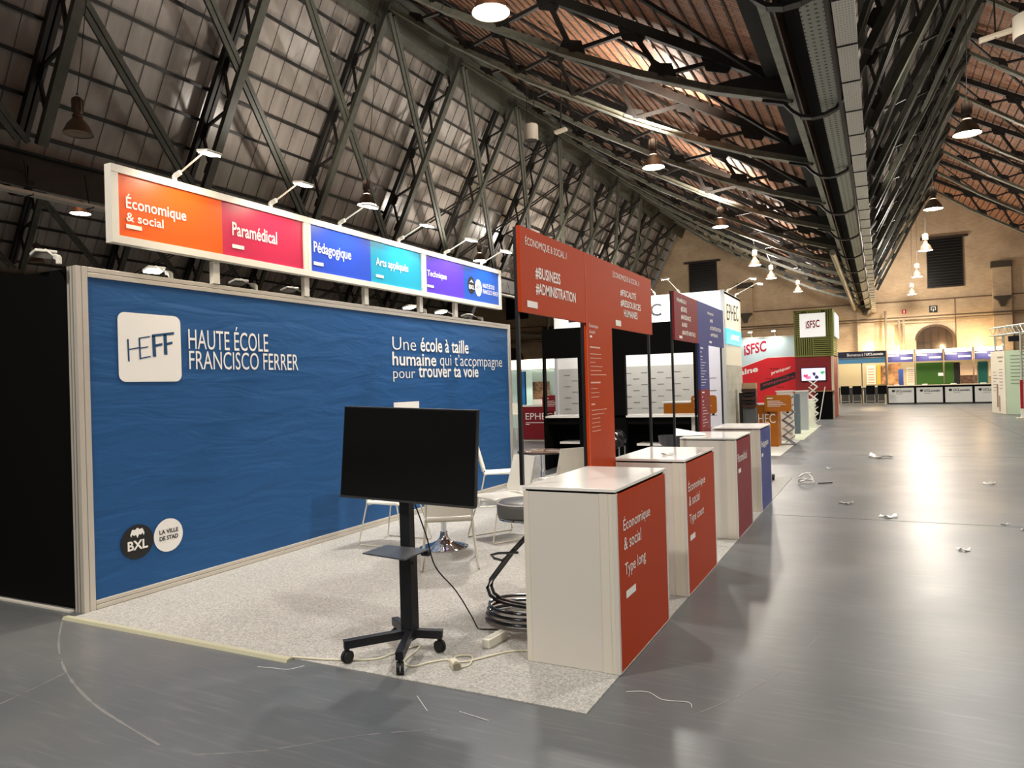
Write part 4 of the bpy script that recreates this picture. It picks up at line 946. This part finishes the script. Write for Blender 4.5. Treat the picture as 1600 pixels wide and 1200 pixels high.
cb = obj('cube_core', MB().box(-2.93, -1.62, 30.5, 33.5, 2.44, 4.2), P('olive_dark', '4c4c28', .6), t)
mb = MB()
for k in range(9): mb.box(-2.95+k*.078, -2.91+k*.078, 30.45, 30.5, 2.48, 3.2)
for k in range(9): mb.box(-2.28, -1.62, 30.45, 30.5, 2.5+k*.078, 2.545+k*.078)
for k in range(13): mb.box(-2.96, -2.72, 30.45, 30.5, 3.2+k*.078, 3.245+k*.078)
for k in range(4): mb.box(-1.85+k*.07, -1.81+k*.07, 30.45, 30.5, 3.2, 4.2)
for k in range(22): mb.box(-1.62, -1.58, 30.5, 33.5, 2.48+k*.078, 2.52+k*.078)
for k in range(6): mb.box(-2.5+k*.09, -2.45+k*.09, 30.45, 30.5, 4.1, 4.2)
obj('slats', mb, olive, cb)
obj('cube_frame', MB().box(-2.98, -1.58, 30.4, 30.52, 2.42, 2.48).box(-2.98, -2.94, 30.42, 30.5, 2.48, 4.23).box(-1.66, -1.58, 30.42, 30.5, 2.48, 4.23).box(-2.98, -1.58, 30.42, 33.5, 4.2, 4.23), olive, t)
wp = obj('sign_face', MB().box(-2.76, -1.84, 30.36, 30.42, 3.18, 4.09).box(-1.56, -1.5, 30.8, 33.2, 3.2, 4.1), C('lit_white', 'fbf8f4', .5, emit=.3), t)
text(wp, 'iSFSC', P('letter_red', 'b00c30'), '-Y', 30.355, -2.54, -2.04, 3.5, 3.8, .025, .04)
s = obj('screen', MB().box(-2.77, -1.86, 30.38, 30.44, 1.47, 2.0), black_metal, t)
img = flat(s, 'picture', C('screen_lilac', 'c9c6ee', .4, emit=.8), '-Y', 30.376, [rect(-2.74, -1.89, 1.5, 1.97)])
rn = random.Random(5)
for cc, u, zz in (('d2355a', -2.6, 1.68), ('26243c', -2.3, 1.76), ('26243c', -2.22, 1.6), ('3c9a50', -1.98, 1.8), ('e46a8a', -2.5, 1.6), ('c7ccd8', -2.02, 1.6)):
    flat(img, 'picture_blot', C('blot_'+cc, cc, .4, emit=.6), '-Y', 30.373-rn.random()*.002, [[(u+rn.uniform(.04, .11)*math.cos(a), zz+rn.uniform(.04, .11)*math.sin(a)) for a in (0, .8, 1.6, 2.4, 3.2, 4, 4.8, 5.6)]])
obj('cabinet', MB().box(-2.25, -1.66, 30.2, 30.44, .02, 1.06), black, t)
obj('shelf', MB().box(-2.3, -1.55, 30.15, 30.46, 1.06, 1.1), P('shelf_wood', '8a6a48', .5), t)
tag(obj('leaning_pole', MB().tube([(-2.12, 30.05, 0), (-1.9, 30.1, 1.25)], .018, 6), white_pl, loc=(-2.1, 30.05, 0)), 'white pole leaning against the black cabinet of the red tower', 'pole')

# ------------------------------------------------------------ stands glimpsed left of the black partition
t = thing('info_desk', 'crimson information desk with white top glimpsed left of the black partition', 'counter', (-8.95, 19.3, 0))
f = obj('front_panel', MB().box(-9.3, -8.3, 19.0, 19.02, .06, 1.0), crimson, t)
obj('body', MB().box(-9.3, -8.3, 19.02, 19.6, .008, 1.0), white_lam, t); obj('counter_top', MB().box(-9.35, -8.25, 18.99, 19.65, 1.0, 1.05), white_top, t)
text(f, 'EPHEC', white_ink, '-Y', 18.996, -9.2, -8.35, .63, .82, 0); lines(f, white_ink, '-Y', 18.996, [(-9.2, -8.5, .53, .02), (-9.2, -9.08, .48, .025)])
sign_plate(-8.62, -8.0, 18.93, .86, 1.32, crimson, 'crimson rounded plate with small print on the desk left of the orange stem', .07)
t = thing('far_stand', 'far stand with lit white fascia and poster wall at the end of the blue wall', 'exhibition stand', (-11.3, 24.3, 0))
obj('back_wall', MB().box(-12.6, -9.6, 24.9, 25.0, .0, 2.2), P('mint_wall', 'a9bdb4', .5), t)
obj('fascia', MB().box(-12.6, -9.6, 23.95, 24.1, 2.2, 2.56), C('fascia_lit', 'fff3dc', .5, emit=.25), t)
for x, c in ((-12.15, '135c92'), (-11.9, 'bcd3c8')): obj('banner', MB().box(x, x+.3, 24.6, 24.64, .8, 2.15), P('banner_'+c, c, .5), t)
obj('photo_panel', MB().box(-11.75, -10.95, 24.7, 24.74, 1.0, 1.75), mat('crowd_photo', '6d5138', .5, var=.8, scale=14), t)
obj('photo_panel', MB().box(-10.5, -9.9, 24.7, 24.74, .8, 1.95), mat('warm_photo', 'b0763a', .5, var=.75, scale=6), t)
obj('blue_screen', MB().box(-10.02, -9.85, 24.6, 24.65, 1.45, 1.8), C('screen_blue', '2b3fe0', .4, emit=.9), t)
obj('desk', MB().box(-11.4, -10.9, 24.2, 24.6, .0, 1.1), white_lam, t)
light('stand_light', 'SPOT', (-11, 23.2, 3.0), 120, (-11, 24.9, 1.2), spot_size=2.2, spot_blend=.8, shadow_soft_size=.1, color=(1, .95, .85))
t = thing('white_bar_stool', 'white bar stool beyond the right end of the blue wall', 'stool', (-9.9, 19.6, 0))
obj('seat', MB().box(-10.1, -9.7, 19.4, 19.8, .74, .78), white_pl, t); obj('backrest', MB().box(-10.1, -9.7, 19.78, 19.81, .78, 1.1), white_pl, t)
for x in (-10.08, -9.72):
    for y in (19.42, 19.78): obj('leg', MB().tube([(x, y, 0), (x, y, .74)], .014, 6), white_pl, t)

# ------------------------------------------------------------ long stand at the far wall
grey_front = P('counter_grey', 'cfcfc8', .45); navy = P('navy_board', '12142a', .45)
for i in range(5):
    x0 = .36+1.355*i
    t = thing('reception_counter', 'grey fronted black reception counter at the far wall, %s from the left' % ORD[i+1], 'counter', (x0+.65, 45.9, 0), 'grey fronted counters at the far wall')
    obj('carcass', MB().box(x0-.04, x0+1.31, 45.55, 46.2, .03, 1.0), black, t)
    f = obj('front_panel', MB().box(x0, x0+1.24, 45.5, 45.54, .08, .9), grey_front, t)
    text(f, 'UCLouvain', ink_dark, '-Y', 45.495, x0+.36, x0+1.12, .66, .8, .02)
    flat(f, 'crest', ink_dark, '-Y', 45.495, [[(x0+.17, .8), (x0+.31, .8), (x0+.31, .7), (x0+.24, .66), (x0+.17, .7)]])
    lines(f, P('dash_grey', '6e6c66'), '-Y', 45.495, [(x0+.36, x0+.7, .57, .02)])
    obj('counter_top', MB().box(x0-.045, x0+1.31, 45.4, 46.3, 1.0, 1.04), P('counter_top_grey', 'c9bca6', .3), t)
    tag(obj('leaflet_pile', MB().box(x0+.3, x0+.55, 45.7, 45.95, 1.041, 1.09), white_ink, loc=(x0+.42, 45.82, 1.04)), 'small pile of papers on the %s grey fronted counter' % ORD[i+1], 'papers', 'paper piles on the far counters')
for i in range(4):
    x0 = .4+1.42*i
    t = thing('fascia_light_box', 'violet fascia light box above the far counters, %s from the left' % ORD[i+1], 'sign', (x0+.6, 47.5, 2.35), 'violet fascia boxes above the far counters')
    obj('board', MB().box(x0, x0+1.28, 47.45, 47.55, 2.36, 2.82), P('violet_board', '282862', .45), t)
    obj('light_trough', MB().box(x0, x0+1.28, 47.35, 47.55, 2.82, 3.02), C('trough_glow', 'fff0d0', .5, emit=.8), t)
    flat(t, 'label_strip', white_ink, '-Y', 47.445, [rect(x0+.65, x0+1.22, 2.52, 2.6), rect(x0+.02, x0+.55, 2.7, 2.76)])
    obj('post', MB().box(x0-.1, x0-.04, 47.4, 47.5, 0, 3.05), P('post_brown', '6a5a48', .5), t)
    light('stand_light', 'AREA', (x0+.6, 47.0, 2.95), 30, (x0+.6, 48.4, .8), size=.8, color=(1, .83, .55))
t = thing('welcome_sign', 'dark navy welcome sign board at left of the far counters', 'sign', (-1, 46, 2.65))
p = obj('board', MB().box(-2.2, .26, 45.95, 46.02, 2.66, 3.02), navy, t)
text(p, 'Bienvenue à l’', white_ink, '-Y', 45.945, -1.68, -.75, 2.76, 2.92, -.01); text(p, 'UCLouvain', white_ink, '-Y', 45.945, -.72, .16, 2.77, 2.92, .03)
obj('blue_band', MB().box(-2.2, .26, 46.0, 46.05, 2.34, 2.65), P('band_blue', '4a7d9c', .4), t)
obj('post', MB().box(-2.24, -2.18, 46, 46.08, 0, 3.02).box(-.98, -.92, 46.06, 46.12, 0, 2.66).box(.24, .3, 46, 46.08, 0, 3.02), P('post_brown', '6a5a48', .5), t)
t = thing('poster_wall', 'long lit poster wall behind the far counters', 'exhibition wall', (2, 48.6, 0))
obj('board', MB().box(-2.3, 6.2, 48.55, 48.65, 0, 2.4), P('poster_cream', 'c4b088', .5), t)
def poster(name, a, b, z0, z1, m): obj(name, MB().box(a, b, 48.5, 48.545, z0, z1), m, t)
poster('poster', -.2, .0, 1.1, 2.25, P('poster_yellow', 'e8a83a', .5)); poster('photo_poster', .02, .3, 1.1, 2.2, mat('people_photo', 'a8744c', .5, var=.85, scale=5))
poster('photo_poster', .4, 1.05, 1.05, 2.3, mat('face_photo', 'c48a58', .5, var=.6, scale=3)); poster('green_panel', 1.85, 3.72, 1.0, 2.28, P('grass_green', '315a14', .5))
poster('dark_panel', 3.74, 4.02, .96, 2.25, P('near_black', '14140f', .5)); poster('poster', 4.04, 4.85, 1.5, 2.1, P('poster_pink', 'e6c3a0', .5)); poster('photo_poster', 4.04, 4.85, 1.05, 1.5, mat('hall_photo', '5f4030', .5, var=.8, scale=6))
poster('teal_panel', 4.9, 5.35, .96, 2.25, P('poster_teal', '0f5a50', .5)); poster('poster', 5.4, 6.1, 1.4, 2.2, P('poster_cream2', 'e8d8b8', .5)); obj('notice', MB().box(2.95, 3.25, 48.47, 48.495, 1.5, 1.68), white_ink, t); obj('plinth', MB().box(-2.3, 6.2, 48.45, 48.545, 0, .95), P('plinth_dark', '2c2a28', .6), t)
poster('text_poster', 1.35, 1.78, 1.0, 2.05, P('poster_ivory', 'e6ddc4', .5)); poster('text_poster', -.75, -.25, 1.1, 2.25, P('poster_ivory', 'e6ddc4', .5))
lines(t, P('letter_rust', 'b0603a'), '-Y', 48.495, [(-.68, -.35, 2.0-.16*k, .03) for k in range(6)]+[(1.4, 1.7, 1.9-.12*k, .025) for k in range(7)])
t = thing('roll_up_banner', 'narrow blue roll up banner behind the first grey counter', 'banner', (1.0, 47.0, 0))
obj('banner', MB().box(.9, 1.15, 47.0, 47.02, .05, 1.95), P('banner_blue', '4060b0', .45), t); obj('foot', MB().box(.85, 1.2, 46.9, 47.12, 0, .05), alu, t)
light('stand_light', 'AREA', (-1, 46.6, 2.9), 20, (-1, 48.6, .9), size=.9, color=(1, .85, .58))
for i, (x, y, z) in enumerate(((-.55, 49.2, 3.05), (3.3, 49.2, 3.1), (5.1, 49.2, 3.15), (.9, 49.2, 3.05))):
    t = thing('wall_flood', 'warm floodlight glowing low on the far brick wall, %s from the left' % ('first', 'third', 'fourth', 'second')[i], 'floodlight', (x, y, z), 'floodlights on the far stand')
    obj('housing', MB().box(x-.12, x+.12, y-.05, y+.05, z-.06, z+.06), black_metal, t); obj('stem', MB().bar((x, y, z-.05), (x, y-.0, 2.3), .03, .03), black_metal, t)
    obj('lens', MB().box(x-.1, x+.1, y-.062, y-.052, z-.045, z+.05), C('flood_glow', 'ffd590', .5, emit=14), t)
    light('flood', 'POINT', (x, y+.25, z+.15), 32, None, shadow_soft_size=.08, color=(1, .72, .36))
    light('flood', 'POINT', (x, y-.3, z+.1), 30, None, shadow_soft_size=.08, color=(1, .74, .4))
hc = thing('high_chair', '', 'chair', (0, 0, 0), 'black bar chairs at the far wall')
obj('seat', MB().box(-.22, .22, -.2, .2, .6, .64), black, hc); obj('backrest', MB().box(-.22, .22, -.24, -.2, .62, 1.08), black, hc)
for sx_ in (-1, 1):
    for sy_ in (-1, 1): obj('leg', MB().tube([(sx_*.22, sy_*.2, 0), (sx_*.19, sy_*.17, .6)], .016, 6), C('leg_steel', 'b8b0a0', .3, .5), hc)
obj('foot_rail', MB().bar((-.21, -.19, .22), (.21, -.19, .22), .025, .025), C('leg_steel', 'b8b0a0', .3, .5), hc)
for i, x in enumerate((-1.8, -1.2, -.52, .05)):
    lab = 'black bar chair below the navy welcome sign, %s from the left' % ORD[i+1]
    if i == 0: hc.location = (x, 44.9, 0); hc['label'] = lab
    else: dup(hc, None, (x, 44.9, 0), None, lab)
t = thing('bar_table', 'long narrow cream table behind the black bar chairs', 'table', (-.9, 45.5, 0))
obj('table_top', MB().box(-2.1, .25, 45.3, 45.8, .98, 1.02), P('table_cream', 'e4d4b0', .4), t)
for x in (-2.05, -.9, .2): obj('leg', MB().box(x-.03, x+.03, 45.5, 45.56, 0, .98), P('table_cream', 'e4d4b0', .4), t)
# signs on the wall
t = thing('fire_sign', 'small red fire equipment sign high on the far wall', 'sign', (1.36, Y1-.04, 5.3))
obj('plate', MB().box(1.24, 1.48, Y1-.05, Y1-.01, 5.31, 5.56), P('sign_red', 'b01c1c', .5), t); flat(t, 'symbol', white_ink, '-Y', Y1-.055, [rect(1.33, 1.39, 5.36, 5.51)])
t = thing('exit_sign', 'dark square sign with white doorway symbol on the far wall', 'sign', (2.9, Y1-.04, 5.3))
obj('plate', MB().box(2.68, 3.1, Y1-.05, Y1-.01, 5.28, 5.68), P('sign_dark', '22241f', .5), t)
flat(t, 'symbol', white_ink, '-Y', Y1-.055, [rect(2.76, 3.02, 5.58, 5.62), rect(2.76, 2.8, 5.4, 5.6), rect(2.98, 3.02, 5.4, 5.6), rect(2.86, 2.92, 5.34, 5.5)])
# ------------------------------------------------------------ truss kiosk at the right edge
t = thing('truss_kiosk', 'pale green kiosk panels below an aluminium truss frame at the right edge', 'exhibition stand', (4.6, 32.5, 0))
pg = P('kiosk_green', 'b4c4a8', .45)
a, b, c = (3.98, 34.6), (4.23, 32.95), (5.4, 32.3)
p1 = obj('left_panel', MB().plate((*a, 0.02), (*b, 0.02), (*b, 2.42), (*a, 2.42), .05), P('kiosk_cream', 'd8d0bc', .45), t)
p2 = obj('right_panel', MB().plate((*b, 0.02), (*c, 0.02), (*c, 2.4), (*b, 2.42), .05), pg, t)
def on(p, q, n, rows, m, name):
    p, q = Vector((*p, 0)), Vector((*q, 0)); mb = MB(); nn_ = (q-p).cross(Vector((0, 0, 1))).normalized()*.056
    for f0, f1, z0, h in rows: mb.add([p.lerp(q, f)+Vector((0, 0, zz))+nn_ for f, zz in ((f0, z0), (f1, z0), (f1, z0+h), (f0, z0+h))], [(0, 1, 2, 3)])
    return obj(name, mb, m, n, fixn=False)
on(b, c, p2, [(.12, .45+.1*(k % 2), 2.2-.13*k, .03) for k in range(9)], P('print_green', '7d8a74'), 'small_print')
on(a, b, p1, [(.5, .9, 2.15, .06), (.6, .85, 2.0, .05)]+[(.15, .35+.1*(k % 3), 1.6-.12*k, .025) for k in range(7)]+[(.6, .85, 1.7-.12*k, .025) for k in range(7)], P('print_grey', '8c8478'), 'small_print')
on(a, b, p1, [(.4, .5, .25, .9), (.55, .62, .1, .6)], P('print_brown', '8a6a58'), 'picture')
alt = C('truss_alu', 'c4c6b8', .35, .5)
def truss(p, q, w, name, up):
    p, q = Vector(p), Vector(q); d = (q-p); L = d.length; d.normalize(); s = d.cross(Vector(up)).normalized()*w/2; u_ = s.cross(d).normalized()*w/2
    mb = MB(); cs = [s+u_, s-u_, -s-u_, -s+u_]
    for k in cs: mb.tube([p+k, q+k], .025, 6)
    n = max(2, int(L/(w*.9)))
    for i in range(n):
        for k in range(4):
            A_, B_ = cs[k], cs[(k+1) % 4]
            if i % 2: A_, B_ = B_, A_
            mb.tube([p+d*L*i/n+A_, p+d*L*(i+1)/n+B_], .012, 5)
    obj(name, mb, alt, t)
truss((4.05, 34.6, 3.2), (5.0, 31.6, 3.2), .3, 'top_truss', (0, 0, 1)); truss((4.2, 34.3, 2.45), (4.2, 34.3, 3.05), .28, 'upright_truss', (0, 1, 0)); truss((4.62, 31.9, 0), (4.62, 31.9, 3.05), .14, 'upright_truss', (0, 1, 0))
obj('stage_lamp', MB().box(4.3, 4.65, 32.8, 33.0, 2.75, 2.95).bar((4.5, 32.9, 2.95), (4.5, 32.9, 3.1), .03, .03), black_metal, t)
t = thing('barrier_post', 'red and white striped barrier post at the right edge', 'post', (4.28, 29.9, 0))
obj('post', MB().box(4.22, 4.3, 29.9, 29.97, .04, 1.35), white_pl, t); obj('red_stripe', MB().box(4.218, 4.302, 29.896, 29.974, .35, 1.33), P('barrier_red', 'a8222c', .4), t); obj('foot', MB().box(4.1, 4.42, 29.8, 30.08, 0, .04), P('foot_cream', 'c9bfa6', .5), t)
# ------------------------------------------------------------ loudspeakers and floods in the roof
def roof_speaker(x, y, z, r, h, lab, zt_):
    t = thing('roof_loudspeaker', lab, 'loudspeaker', (x, y, z), 'white drum loudspeakers in the roof')
    obj('drum', MB().lathe([(r*.95, 0), (r, .02), (r, h), (r*.9, h+.02), (0, h+.02)], (x, y, z), 28), P('drum_white', 'b9b2a4', .45), t, True)
    obj('grille', MB().lathe([(0, .0), (r*.94, -.005), (r*.94, .05)], (x, y, z), 24, False), P('drum_dark', '2a1f1a', .6), t, True)
    obj('suspension', MB().tube([(x-r*.6, y, z+h), (x-r*.5, y, zt_)], .01, 5).tube([(x+r*.6, y, z+h), (x+r*.5, y, zt_)], .01, 5), rubber, t)
roof_speaker(-7.66, 16.6, 7.75, .18, .38, 'white drum loudspeaker under the ridge, left of the roof floodlight', 9.1)
roof_speaker(-7.6, 28.9, 10.6, .28, .5, 'white drum loudspeaker far under the ridge above the orange tee sign', 11.0) if False else roof_speaker(-7.6, 28.4, 10.35-.6, .26, .45, 'white drum loudspeaker far under the ridge, beyond the orange tee sign', 10.4)
roof_speaker(2.75, 17.0, 8.0, .3, .42, 'large white drum loudspeaker cut by the right edge', 10.2)
def roof_flood(x, y, z, s, lab):
    t = thing('roof_floodlight', lab, 'floodlight', (x, y, z), 'unlit floodlights in the roof')
    obj('housing', MB().bar((x-s, y, z), (x+s, y, z+s*.3), .16, .07), P('flood_grey', 'b7ad9a', .4), t, bevel=.01)
    obj('bracket', MB().bar((x, y, z), (x, y+.1, z+1.5), .03, .03), steel_dark, t)
roof_flood(-7.1, 17.2, 8.05, .16, 'small unlit floodlight under the ridge, right of the near loudspeaker')
roof_flood(2.2, 17.2, 8.2, .28, 'wide unlit floodlight at the upper right under the second ridge')
roof_flood(-6.9, 28.4, 8.9+1.0, .22, 'tiny unlit floodlight far under the ridge by the far loudspeaker')
